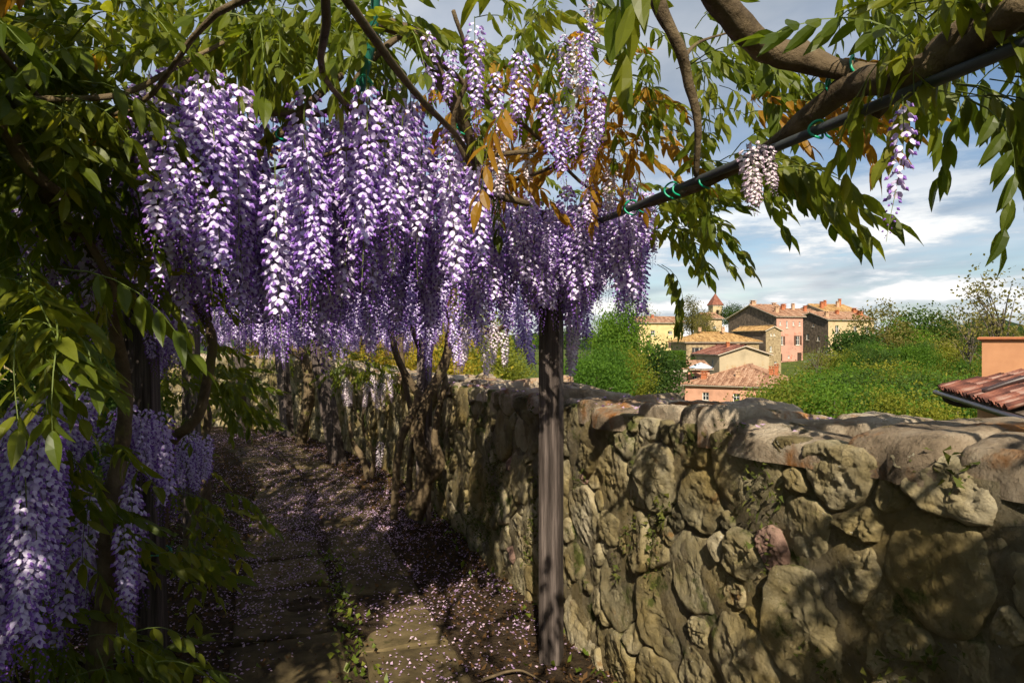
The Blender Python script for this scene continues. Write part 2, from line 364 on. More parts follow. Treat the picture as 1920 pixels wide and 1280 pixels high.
def build_hills():
    V = []; n = 260; rows = 14
    for j in range(rows):
        t = j / (rows - 1)
        for i in range(n):
            a = R(-60) + R(120) * i / (n - 1); d = 3600 + 2200 * t
            h = 60 + 130 * max(0, mn.noise(Vector((a * 5.1 + 2.2, 0.5, 0))) + 0.35) + 45 * mn.noise(Vector((a * 15, t * 1.5, 4)))
            px = 960 + F * math.tan(a)
            h = h * 0.55 + 75 * math.exp(-((px - 1850) / 55.0) ** 2)
            z = -70 + (h + 40) * math.sin(math.pi * min(1, t * 0.75 + 0.02))
            V.append((d * math.sin(a), d * math.cos(a), z))
    Q = [(j * n + i, j * n + i + 1, (j + 1) * n + i + 1, (j + 1) * n + i) for j in range(rows - 1) for i in range(n - 1)]
    o = obj('hills', mesh_np('hills', V, [(Q, 0)], [M['hill']], True)); o['kind'] = 'structure'
build_hills()

# ------------------------------------------------------------------ path, slabs, petals
def path_xy(s, o):
    x, y, _, _ = wall_xy(s, o); return x, y
def path_h(x, y):
    return gz(y) + 0.014 + 0.022 * mn.noise(Vector((x * 3, y * 3, 0))) + 0.030 * mn.noise(Vector((x * 0.9, y * 0.9, 5))) + 0.012 * mn.noise(Vector((x * 8, y * 8, 1)))
def build_path():
    ns, no = 520, 90; V = []
    for i in range(ns):
        s = SLEN * i / (ns - 1)
        for j in range(no):
            o = -0.12 + 3.6 * j / (no - 1); x, y = path_xy(s, o); V.append((x, y, path_h(x, y)))
    Q = [(i * no + j, i * no + j + 1, (i + 1) * no + j + 1, (i + 1) * no + j) for i in range(ns - 1) for j in range(no - 1)]
    p = obj('path', mesh_np('path', V, [(Q, 0)], [M['soil']], True)); p['kind'] = 'structure'
    r = random.Random(3)
    for row, (o0, o1) in enumerate(((0.62, 1.08), (1.17, 1.72))):
        s = s_of_y(1.0) + r.random() * 0.4
        while s < s_of_y(12.5):
            ln = r.uniform(0.55, 0.95); n = 7; mm = 5; V = []; top = []
            j = [r.uniform(-0.02, 0.02) for _ in range(4)]
            tx, ty = r.uniform(-.012, .012), r.uniform(-.012, .012)
            for lay in (0, 1, 2):
                for a in range(n):
                    for b in range(mm):
                        fa, fb = a / (n - 1), b / (mm - 1)
                        inset = (0.0, 0.0, 0.014)[lay]
                        ss = s + (ln - 0.03) * fa + j[0] * fb; oo = o0 + (o1 - o0) * fb + j[1] * fa + j[2] * (1 - fa)
                        if a == 0: ss += inset
                        if a == n - 1: ss -= inset
                        if b == 0: oo += inset
                        if b == mm - 1: oo -= inset
                        if a in (0, n - 1) or b in (0, mm - 1): ss += 0.012 * mn.noise(Vector((ss * 9, oo * 9, 1))); oo += 0.012 * mn.noise(Vector((ss * 9, oo * 9, 7)))
                        x, y = path_xy(ss, oo)
                        zz = gz(y) + (-0.06, 0.018, 0.030)[lay] + tx * (fa - .5) * 2 + ty * (fb - .5) * 2
                        if lay == 2: zz += 0.006 * mn.noise(Vector((x * 6, y * 6, 2)))
                        V.append((x, y, zz))
            idx = lambda l, a, b: l * n * mm + a * mm + b
            Q = [(idx(2, a, b), idx(2, a, b + 1), idx(2, a + 1, b + 1), idx(2, a + 1, b)) for a in range(n - 1) for b in range(mm - 1)]
            ring = [(a, 0) for a in range(n)] + [(n - 1, b) for b in range(1, mm)] + [(a, mm - 1) for a in range(n - 2, -1, -1)] + [(0, b) for b in range(mm - 2, 0, -1)]
            for l in (0, 1):
                for k in range(len(ring)):
                    p0, p1 = ring[k], ring[(k + 1) % len(ring)]
                    Q.append((idx(l, *p0), idx(l, *p1), idx(l + 1, *p1), idx(l + 1, *p0)))
            obj('slab', mesh_np('slab', V, [(Q, 0)], [M['slab']], False, {'var': np.full(len(V), r.random())}), p)
            s += ln
    return p
PATH = build_path()

def scatter_flat(name, n, size, mat, sfun, label, cat, asp=0.7, lift=0.012, tilt=0.5, seed=1, curl=0.35):
    "thin curled flakes lying on the path: one mesh"
    g = np.random.RandomState(seed); V = np.zeros((n * 5, 3)); var = np.zeros(n * 5); k = 0; tries = 0
    while k < n and tries < n * 30:
        tries += 1
        s, o = sfun(g)
        x, y = path_xy(s, o); r = g.uniform(0.6, 1.25) * size; a = g.uniform(0, 6.28)
        nx, ny = g.normal(0, tilt * 0.5), g.normal(0, tilt * 0.5)
        z = max(path_h(x, y), (gz(y) + 0.034) if (0.6 < o < 1.09 or 1.16 < o < 1.73) else -9) + lift * g.uniform(0.3, 1.0)
        u = np.array([math.cos(a), math.sin(a), -(nx * math.cos(a) + ny * math.sin(a))]) * r
        v = np.array([-math.sin(a), math.cos(a), -(-nx * math.sin(a) + ny * math.cos(a))]) * r * asp
        c = np.array([x, y, z]); q = np.array([0, 0, curl * r * g.uniform(0, 1)])
        V[k * 5:k * 5 + 5] = [c - u * .5 + q, c - v * .5, c + u * .5 + q, c + v * .5, c]
        var[k * 5:k * 5 + 5] = g.uniform(0, 1); k += 1
    b = np.arange(k)[:, None] * 5
    T = np.concatenate([b + np.array(t)[None] for t in ((0, 1, 4), (1, 2, 4), (2, 3, 4), (3, 0, 4))])
    o = obj(name, mesh_np(name, V[:k * 5], [(T, 0)], [mat], False, {'var': var[:k * 5]}), None, 'stuff')
    tag(o, label, cat); return o
def sf_petal(g):
    while True:
        y = g.uniform(1.8, 15.6) if g.rand() < 0.55 else g.uniform(2.2, 8); s = s_of_y(y) + (g.uniform(0, 3) if y > 15 else 0); o = g.uniform(0.03, 2.7)
        x, yy = path_xy(s, o)
        dens = 0.30 + 0.9 * mn.noise(Vector((x * 1.6, yy * 1.6, 9))) + 0.35 * min(1, max(0, (y - 3.5) / 4))
        if 0.55 < o < 1.75 and y < 5: dens *= 0.6
        if g.rand() < dens: return s, o
def sf_wide(g):
    y = g.uniform(1.6, 14); s = s_of_y(y); o = g.uniform(0.0, 2.8)
    if g.rand() < 0.75 and 0.6 < o < 1.72: o = g.choice([g.uniform(0, 0.6), g.uniform(1.72, 2.8)])
    return s, o
scatter_flat('fallen_petals', 26000, 0.018, M['petal'], sf_petal, 'pale pink and mauve blossom petals strewn over the shaded path', 'petals', seed=2)
scatter_flat('leaf_litter', 9000, 0.034, M['litter'], sf_wide, 'brown dry leaf litter lying along both sides of the path', 'leaf litter', asp=0.55, seed=5, tilt=0.9)
scatter_flat('leaf_crumbs', 9000, 0.014, M['litter'], sf_wide, 'small dark crumbs of dead leaves scattered over the soil', 'leaf litter', asp=0.5, seed=6, tilt=0.9)
def sf_joint(g):
    y = 2.0 + 3.6 * g.rand() ** 1.3; return s_of_y(y), g.normal(1.125, 0.05)
scatter_flat('joint_weeds', 420, 0.034, M['weed'], sf_joint, 'yellow green weeds growing in the joint between the path slabs', 'weeds', asp=0.7, lift=0.05, tilt=1.3, seed=8)
def sf_edge(g):
    y = g.uniform(1.8, 9); return s_of_y(y), (abs(g.normal(0, 0.12)) + 0.02 if g.rand() < 0.4 else g.normal(2.2, 0.3))
scatter_flat('edge_weeds', 500, 0.036, M['weed'], sf_edge, 'small green weeds along the foot of the wall and hedge', 'weeds', asp=0.7, lift=0.07, tilt=1.3, seed=9)

def stick(pts, r, label):
    mb = MB(); tube(mb, pts, r, r * 0.4, 5, 6, 0.2); o = mb.build('fallen_stick', M['bark'], None, True); tag(o, label, 'stick')
stick([(x, y, gz(y) + 0.03 + h) for x, y, h in ((-0.14, 3.16, 0.0), (0.0, 3.22, 0.015), (0.09, 3.18, 0.015), (0.26, 2.95, 0.0))], 0.008, 'pale bent stick lying on the soil by the square wooden post')
stick([(x, y, gz(y) + 0.02) for x, y in ((-1.75, 3.55), (-1.55, 3.62), (-1.3, 3.6))], 0.006, 'thin brown twig lying on the soil beside the hedge')

# ------------------------------------------------------------------ rubble wall
def clip(poly, a, b, c):
    "keep a*x+b*y<=c"
    out = []; n = len(poly)
    for i in range(n):
        p, q = poly[i], poly[(i + 1) % n]; dp = a * p[0] + b * p[1] - c; dq = a * q[0] + b * q[1] - c
        if dp <= 0: out.append(p)
        if dp * dq < 0:
            t = dp / (dp - dq); out.append((p[0] + t * (q[0] - p[0]), p[1] + t * (q[1] - p[1])))
    return out
def round_poly(poly, n, k=2):
    P = np.array(poly)
    for _ in range(k):
        Q = np.roll(P, -1, 0); P = np.stack([P * 0.8 + Q * 0.2, P * 0.2 + Q * 0.8], 1).reshape(-1, 2)
    Q = np.vstack([P, P[:1]]); L = np.concatenate([[0], np.cumsum(np.linalg.norm(np.diff(Q, axis=0), axis=1))])
    t = np.linspace(0, L[-1], n, endpoint=False)
    return np.stack([np.interp(t, L, Q[:, 0]), np.interp(t, L, Q[:, 1])], 1)
def stone_mesh(poly, to3d, proud, npt, nr, seed, rough=0.012, flat=0.55, deep=0.05, k=2):
    P = round_poly(poly, npt, k); c = P.mean(0); g = np.random.RandomState(seed)
    tilt = g.normal(0, 0.10, 2); V = []
    size = math.sqrt(abs(np.ptp(P[:, 0]) * np.ptp(P[:, 1])))
    ts = np.concatenate([[1.0, 1.0, 0.985, 0.95], np.linspace(0.90, 0.015, max(2, nr - 3))])
    for r_, t in enumerate(ts):
        for p in P:
            q = c + (p - c) * t
            d = p - c; jag = 1 + (0.13 * mn.noise(Vector((p[0] * 11 + seed, p[1] * 11, 0))) + 0.06 * mn.noise(Vector((p[0] * 30 + seed, p[1] * 30, 0)))) * t
            q = c + (q - c) * jag
            if r_ == 0: h = -deep
            else:
                h = proud * (1 - t ** (14 if flat > 0.35 else 6)) ** 0.5
                h += (tilt @ (q - c)) * 1.1
                e = min(1, (1 - t) * 6 + 0.25)
                vd = mn.voronoi(Vector((q[0] * 11 + 0.25 * mn.noise(Vector((q[0] * 20, q[1] * 20, 0))), q[1] * 11, seed)))[0]
                h += rough * e * (mn.noise(Vector((q[0] * 7, q[1] * 7, seed))) * 0.8 + (vd[0] - 0.42) * 0.65 + (0.5 if vd[1] - vd[0] < 0.07 else 0) * -0.5 + mn.noise(Vector((q[0] * 28, q[1] * 28, seed))) * 0.55 + abs(mn.noise(Vector((q[0] * 60, q[1] * 60, seed)))) * 0.5)
            V.append(to3d(q[0], q[1], h))
    n = npt; rings = len(ts)
    Q = [(i * n + k_, i * n + (k_ + 1) % n, (i + 1) * n + (k_ + 1) % n, (i + 1) * n + k_) for i in range(rings - 1) for k_ in range(n)]
    return np.array(V), Q
def face3d(s, z, h):
    x, y, nx, ny = wall_xy(s, 0); o = h
    x, y, _, _ = wall_xy(s, o)
    return (x, y, z + gz(y))
WALL = empty('garden_wall', (0, 0, 0)); tag(WALL, 'old rubble stone garden wall with lichened coping, running along the path', 'wall')
def build_wall():
    # mortar core with a rough face, flat top and back
    s0, s1 = 0.0, SLEN - 1.0; ns, nz = 420, 34; V = []
    for i in range(ns):
        s = s0 + (s1 - s0) * i / (ns - 1); zt = wall_top(s)
        y0 = float(np.interp(s, WS, WL[:, 1])); g = gz(y0)
        for j in range(nz):
            z = -0.15 + (zt - 0.09 - g + 0.15) * j / (nz - 1)
            h = 0.004 + 0.024 * mn.noise(Vector((s * 5, z * 5, 2))) + 0.022 * mn.noise(Vector((s * 13, z * 13, 8)))
            x, y, _, _ = wall_xy(s, h); V.append((x, y, g + z))
        x, y, _, _ = wall_xy(s, -0.62); V.append((x, y, zt - 0.09)); V.append((x, y, g - 2.5))
    m = nz + 2
    Q = [(i * m + j, (i + 1) * m + j, (i + 1) * m + j + 1, i * m + j + 1) for i in range(ns - 1) for j in range(m - 1)]
    obj('mortar_core', mesh_np('mortar_core', V, [(Q, 0)], [M['mortar']], True), WALL)
    # seeds
    g = np.random.RandomState(21); seeds = []
    smax = SLEN - 1.0; s_lo = s_of_y(0.7)
    S = np.zeros((4000, 3)); ns_ = 0; s_mid = s_of_y(8); TR = 60000
    for tries in range(TR):
        s = g.uniform(s_lo, s_mid) if g.rand() < .62 else g.uniform(s_mid, smax); z = g.uniform(0, 1.42)
        ht = wall_top(s) - gz(float(np.interp(s, WS, WL[:, 1])))
        if z > ht - 0.06: continue
        ladder = [0.17, 0.135, 0.105, 0.08, 0.058, 0.042, 0.03][min(6, int((tries / TR) ** .75 * 7))]
        r = ladder * g.uniform(0.85, 1.15); q = S[:ns_]
        if ns_ == 0 or (((s - q[:, 0]) / 1.15) ** 2 + (z - q[:, 1]) ** 2 > ((r + q[:, 2]) * 0.92) ** 2).all(): S[ns_] = (s, z, r); ns_ += 1
        if ns_ > 3990: break
    seeds = [tuple(t) for t in S[:ns_]]
    A = np.array(seeds); polys = []
    for i, (s, z, r) in enumerate(seeds):
        ht = wall_top(s) - gz(float(np.interp(s, WS, WL[:, 1])))
        poly = [(s - 0.5, -0.08), (s + 0.5, -0.08), (s + 0.5, ht - 0.05), (s - 0.5, ht - 0.05)]
        near = np.where((np.abs(A[:, 0] - s) < 0.8))[0]
        for j in near:
            if j == i: continue
            dx, dz = A[j, 0] - s, A[j, 1] - z; dd = math.hypot(dx, dz)
            # power-diagram bisector, drawn in by the joint
            t = (dd * dd + r * r - A[j, 2] ** 2) / (2 * dd)
            nx, nz = dx / dd, dz / dd
            poly = clip(poly, nx, nz, nx * s + nz * z + t - g.uniform(0.001, 0.008))
            if len(poly) < 3: break
        if len(poly) >= 3: polys.append((poly, s, z, r))
    items = []
    for i, (poly, s, z, r) in enumerate(polys):
        P = np.array(poly); area = 0.5 * abs(np.dot(P[:, 0], np.roll(P[:, 1], 1)) - np.dot(P[:, 1], np.roll(P[:, 0], 1)))
        if area < 0.0007: continue
        x, y, _, _ = wall_xy(s); 
        show = area / max(0.5, y) ** 3 if 1.2 < y else area / 20
        items.append((show, i, poly, s, z, r, area, y))
    items.sort(key=lambda t: -t[0])
    rest_V = []; rest_Q = []; rest_var = []; nV = 0
    for k, (show, i, poly, s, z, r, area, y) in enumerate(items):
        near = k < 285
        pink = g.rand() < 0.07 and area < 0.02
        V, Q = stone_mesh(poly, face3d, g.uniform(0.002, 0.034), 60 if k < 90 else (32 if near else 16), 18 if k < 90 else (9 if near else 4), i, rough=g.uniform(.010, .020), flat=g.rand(), k=1)
        v = g.rand()
        if near:
            obj('stone', mesh_np('stone', V, [(Q, 0)], [M['pink_stone' if pink else 'stone']], True, {'var': np.full(len(V), v)}), WALL)
        else:
            rest_V.append(V); rest_Q.append(np.array(Q) + nV); rest_var.append(np.full(len(V), v)); nV += len(V)
    obj('far_stones', mesh_np('far_stones', np.concatenate(rest_V), [(np.concatenate(rest_Q), 0)], [M['stone']], True, {'var': np.concatenate(rest_var)}), WALL, 'stuff')
    # coping: uneven flat slabs bedded across the top
    s = s_of_y(0.2); i = 0
    while s < smax - 0.4:
        ln = g.uniform(0.20, 0.52)
        def top3d(u, v, h):
            x, y, _, _ = wall_xy(u, v)
            crown = 0.012 * math.sin(math.pi * min(1, max(0, (0.06 - v) / 0.75)))
            return (x, y, wall_top(u) - 0.085 + h + crown + 0.022 * mn.noise(Vector((u * 0.9, 3, 0))))
        c1, c2 = g.uniform(-.22, -.10), g.uniform(-.46, -.32)
        rows = [[(-0.66, 0.012)], [(c1 + .004, 0.015), (-0.66, c1 - .004)], [(c1 + .004, 0.015), (c2 + .004, c1 - .004), (-0.66, c2 - .004)]][g.randint(3)]
        for v0, v1 in rows:
            fr = v1 + g.uniform(-0.05, 0.02) if v1 > 0 else v1
            poly = [(s + 0.008, v0), (s + ln * 0.5, v0 - g.uniform(0, 0.03)), (s + ln - 0.008, v0), (s + ln - 0.008 + g.uniform(-.03, .03), (v0 + v1) / 2), (s + ln - 0.01, fr), (s + ln * 0.6, fr + g.uniform(0, 0.03)), (s + ln * 0.3, fr + g.uniform(0, 0.02)), (s + 0.01, fr)]
            V, Q = stone_mesh(poly, top3d, g.uniform(0.035, 0.075), 40, 10, 900 + i, rough=0.012, flat=0.9, deep=0.05, k=1)
            obj('coping_stone', mesh_np('coping_stone', V, [(Q, 0)], [M['coping']], True, {'var': np.full(len(V), g.rand())}), WALL); i += 1
        s += ln
    # petals caught on top, moss tufts in the joints
    V = []; T = []; var = []
    for k in range(900):
        y = 2 + 6.5 * g.rand() ** 0.9; s = s_of_y(y); v = g.uniform(-0.6, 0.03)
        if mn.noise(Vector((s * 1.5, v * 3, 6))) < -0.05 and g.rand() < .85: continue
        x, yy, _, _ = wall_xy(s, v); z = wall_top(s) - 0.032; a = g.uniform(0, 6.28); r = 0.010
        b = len(V); V += [(x + r * math.cos(a + q * 1.57), yy + r * .8 * math.sin(a + q * 1.57), z + g.uniform(-.004, .010)) for q in range(4)]; T.append((b, b + 1, b + 2, b + 3)); var += [g.uniform(.3, 1)] * 4
    tag(obj('petals_on_coping', mesh_np('petals_on_coping', V, [(T, 0)], [M['petal']], False, {'var': var}), None, 'stuff'), 'pale petals lying on top of the stone garden wall', 'petals')
    V = []; T = []; var = []
    for k in range(26000):
        y = g.uniform(1.2, 8); s = s_of_y(y); z = g.uniform(0.05, 1.3)
        f = mn.noise(Vector((s * 2.1, z * 2.1, 31))) + 0.5 * mn.noise(Vector((s * 6, z * 6, 12)))
        if f < 0.34: continue
        h = g.uniform(0.005, 0.045); x, yy, nx, ny = wall_xy(s, h); r = g.uniform(0.004, 0.010)
        d = g.normal(0, 1, (3, 3)) * r; b = len(V); c = np.array((x, yy, z + gz(yy)))
        V += [tuple(c + d[0]), tuple(c + d[1]), tuple(c + d[2])]; T.append((b, b + 1, b + 2)); var += [g.rand()] * 3
    obj('wall_moss', mesh_np('wall_moss', V, [(T, 0)], [M['moss']], False, {'var': var}), WALL, 'stuff')
build_wall()

# ------------------------------------------------------------------ pergola posts and rails
def post_mesh(base, top, wx, wy, rz, seed):
    "a squared timber with worn arrises, slightly out of true"
    base = Vector(base); top = Vector(top); n = 16; V = []; ax = top - base
    prof = [(-1, -.9), (-.9, -1), (-.3, -1.01), (.3, -.99), (.9, -1), (1, -.9), (1.0, -.2), (.99, .3), (1, .9), (.9, 1), (-.9, 1), (-1, .9)]
    for i in range(n):
        t = i / (n - 1); c = base + ax * t
        for px_, py_ in prof:
            lx, ly = px_ * wx / 2, py_ * wy / 2
            k = 1 + 0.02 * mn.noise(Vector((px_ * 2 + seed, py_ * 2, t * 5))); lx *= k; ly *= k
            V.append((c.x + lx * math.cos(rz) - ly * math.sin(rz), c.y + lx * math.sin(rz) + ly * math.cos(rz), c.z))
    m = len(prof)
    Q = [(i * m + k, i * m + (k + 1) % m, (i + 1) * m + (k + 1) % m, (i + 1) * m + k) for i in range(n - 1) for k in range(m)]
    V.append(tuple(base)); V.append(tuple(top)); a, b = len(V) - 2, len(V) - 1
    T = [(a, (k + 1) % m, k) for k in range(m)] + [(b, (n - 1) * m + k, (n - 1) * m + (k + 1) % m) for k in range(m)]
    return V, Q, T
POSTS = [  # base x, y, top dx, dy, height, width, depth, turn, label
    (0.195, 3.40, 0.0, 0.0, 2.25, 0.105, 0.10, -0.30, 'square weathered timber post standing against the wall, sunlit at its top'),
    (-0.80, 6.15, 0.02, 0.0, 2.30, 0.11, 0.11, -0.25, 'dark square post standing among the twisted wisteria trunks by the wall'),
    (-2.52, 10.0, -0.50, 0.1, 2.55, 0.20, 0.16, -0.4, 'post leaning over the path just beyond the twisted wisteria trunks'),
    (-4.45, 13.6, -0.22, 0.0, 2.6, 0.20, 0.18, -0.5, 'slightly leaning post beside the moss yellowed trunk, at the bend of the wall'),
    (-5.95, 15.0, -0.03, 0.0, 2.75, 0.20, 0.16, -0.6, 'upright dark post in front of the wall past its bend'),
    (-1.80, 3.42, -0.08, 0.0, 2.3, 0.125, 0.12, 0.1, 'grey split post wrapped in wisteria leaves at the hedge, with a green tie'),
    (-2.62, 5.6, -0.02, 0.0, 2.3, 0.11, 0.11, 0.0, 'thin grey post half buried in the hedge leaves past the pale curved stem'),
]
post_objs = []
for k, (x, y, dx, dy, h, wx, wy, rz, lab) in enumerate(POSTS):
    g = gz(y); V, Q, T = post_mesh((0, 0, -0.15), (dx, dy, h), wx, wy, rz, k * 3.1)
    o = obj('wooden_post', mesh_np('wooden_post', V, [(Q, 0), (T, 0)], [M['wood']], False)); o.location = (x, y, g); tag(o, lab, 'post', 'pergola posts')
    post_objs.append(o)
def ring_tie(p, axis, r, parent):
    mb = MB(); a = Vector(axis).normalized(); u = a.orthogonal().normalized(); v = a.cross(u)
    P = [tuple(Vector(p) + (u * math.cos(t) + v * math.sin(t)) * r + a * 0.008 * math.sin(t * 2)) for t in np.linspace(0, 6.6, 18)]
    tube(mb, P, 0.0035, n=2, seg=5, bump=0)
    tube(mb, [P[-1], tuple(Vector(P[-1]) + Vector((0.01, 0, -0.02))), tuple(Vector(P[-1]) + Vector((0.025, 0, -0.028)))], 0.003, n=2, seg=4, bump=0)
    return mb.build('tie', M['tie'], parent, True)
# tie on the hedge post
tie0 = ring_tie((0, 0, 0.55), (0, 0, 1), 0.085, post_objs[5])
def rail(name, pts, r, mat, lab, ties=()):
    mb = MB(); tube(mb, pts, r, n=6, seg=10, bump=0.0); o = mb.build(name, mat, None, True); tag(o, lab, 'rail')
    for p, ax, rr in ties: ring_tie(p, ax, rr, o)
    return o
def rr_(y): return (1.364 - 0.345 * y, y, 2.07 - 0.022 * y)
RAIL_R = [rr_(y) for y in (-1.5, 1, 3.4, 6.2)] + [(-2.6, 10.0, 1.95), (-4.5, 13.6, 1.95)]
rail('pergola_rail', RAIL_R, 0.013, M['pipe'], 'thin dark steel rail tied to the thick branch over the wall',
     [(rr_(1.72), (-.345, 1, 0), 0.022), (rr_(2.35), (-.345, 1, 0), 0.028), (rr_(2.62), (-.345, 1, 0), 0.028)])
def ll_(y): return (-0.62 - 0.345 * y, y, 2.10 - 0.022 * y)
rail('pergola_rail', [ll_(-1.5), ll_(1), ll_(3.4), ll_(6), (-4.4, 9.5, 1.95)], 0.013, M['pipe'], 'thin dark steel rail above the left hedge, hidden in leaves')
for y, lab in ((3.4, 'thin steel cross rail reaching from the sunlit square post to the hedge'), (6.1, 'thin steel cross rail above the twisted wisteria trunks'), (9.0, 'thin steel cross rail at the leaning post')):
    a, b = Vector(rr_(y)), Vector(ll_(y)); a.z += 0.03; b.z += 0.03
    rail('pergola_cross_rail', [tuple(a), tuple(a.lerp(b, .5)), tuple(b)], 0.011, M['pipe'], lab)
rail('pergola_bar', [tuple(at(676, 170, 2.0)), tuple(at(700, 60, 1.95)), tuple(at(706, -60, 1.9))], 0.013, M['green_paint'], 'green painted steel bar slanting up through the blossom', [(tuple(at(684, 152, 1.98)), (0, 0, 1), 0.022)])

# ------------------------------------------------------------------ wisteria: leaf and raceme shapes
def leaflet(base, d, wv, ln, wd, curl, fold):
    d = d / np.linalg.norm(d); wv = wv - d * np.dot(wv, d); wv /= np.linalg.norm(wv); nn = np.cross(d, wv)
    ts = (0.0, 0.09, 0.26, 0.48, 0.70, 0.86, 1.0); ws = (0.0, 0.42, 0.88, 1.0, 0.74, 0.36, 0.0)
    V = []; idx = []
    for t, w_ in zip(ts, ws):
        c = base + d * ln * t + np.array([0, 0, -1.0]) * curl * ln * t * t + nn * 0.05 * ln * math.sin(t * 3.1)
        if w_ == 0: idx.append((len(V),)); V.append(c)
        else:
            wob = nn * 0.02 * ln * math.sin(t * 14)
            idx.append((len(V), len(V) + 1, len(V) + 2)); V += [c - wv * wd * w_ + nn * fold * wd * w_ + wob, c, c + wv * wd * w_ + nn * fold * wd * w_ - wob]
    T = []; Q = []
    for a, b in zip(idx, idx[1:]):
        if len(a) == 1: T += [(a[0], b[1], b[0]), (a[0], b[2], b[1])]
        elif len(b) == 1: T += [(a[0], a[1], b[0]), (a[1], a[2], b[0])]
        else: Q += [(a[0], a[1], b[1], b[0]), (a[1], a[2], b[2], b[1])]
    return V, Q, T
def leaf_arrays(seed, L=0.27, pairs=5, droop=0.5, ll=0.072):
    g = np.random.RandomState(seed); V = []; Q = []; T = []; var = []; SQ = []
    sag = g.uniform(0.3, 1.0)
    def rp(t): return np.array([L * t, 0.01 * math.sin(t * 4 + seed), 0.03 * t * 4 * (1 - t) - sag * L * t * t * 0.5])
    P = [rp(t) for t in np.linspace(0, 1, 7)]
    tv, tq, tt = tube_np(P, np.linspace(0.0022, 0.001, 7), 3, cap=False)
    V += list(tv); SQ += tq; var += [0.5] * len(tv)
    for k in range(pairs):
        t = 0.24 + 0.70 * k / (pairs - 1) if pairs > 1 else 0.6
        for sd in (-1, 1):
            dr = droop + g.normal(0, 0.12)
            d = np.array([0.42 + 0.35 * t + g.normal(0, .08), sd * (1.05 - dr), -dr + g.normal(0, .08)])
            wv = np.array([1.0, g.normal(0, .35), g.normal(0, .35)])
            v, q, t3 = leaflet(rp(t) + np.array([0, sd * .003, -0.001]), d, wv, ll * g.uniform(0.8, 1.15) * (1.08 - 0.35 * abs(t - 0.6)), ll * 0.175 * g.uniform(.88, 1.15), g.uniform(.05, .3), g.uniform(0.1, 0.4))
            o = len(V); V += v; Q += [[i + o for i in f] for f in q]; T += [[i + o for i in f] for f in t3]; var += [g.uniform(0.2, 0.8)] * len(v)
    v, q, t3 = leaflet(rp(1.0), np.array([1.0, g.normal(0, .2), -sag * 0.8]), np.array([g.normal(0, .3), 1.0, g.normal(0, .3)]), ll * 1.1, ll * 0.21, 0.15, 0.25)
    o = len(V); V += v; Q += [[i + o for i in f] for f in q]; T += [[i + o for i in f] for f in t3]; var += [0.5] * len(v)
    return np.array(V), [(np.array(Q), 0), (np.array(T), 0), (np.array(SQ), 1)], np.array(var)
LEAVES = [leaf_arrays(s, L=L, pairs=p, droop=d, ll=l) for s, L, p, d, l in
          ((1, .26, 5, .35, .070), (2, .29, 6, .55, .074), (3, .25, 5, .75, .078), (4, .30, 6, .85, .076), (5, .22, 4, .45, .066), (6, .28, 6, .65, .070))]
def leaf_me(a, mats, nm): return mesh_np(nm, a[0], a[1], mats, False, {'var': a[2]})
LEAF_ME = {'g': [leaf_me(a, [M['leaf'], M['stem']], 'leaf') for a in LEAVES], 'b': [leaf_me(a, [M['leaf_bronze'], M['stem']], 'leaf') for a in LEAVES]}

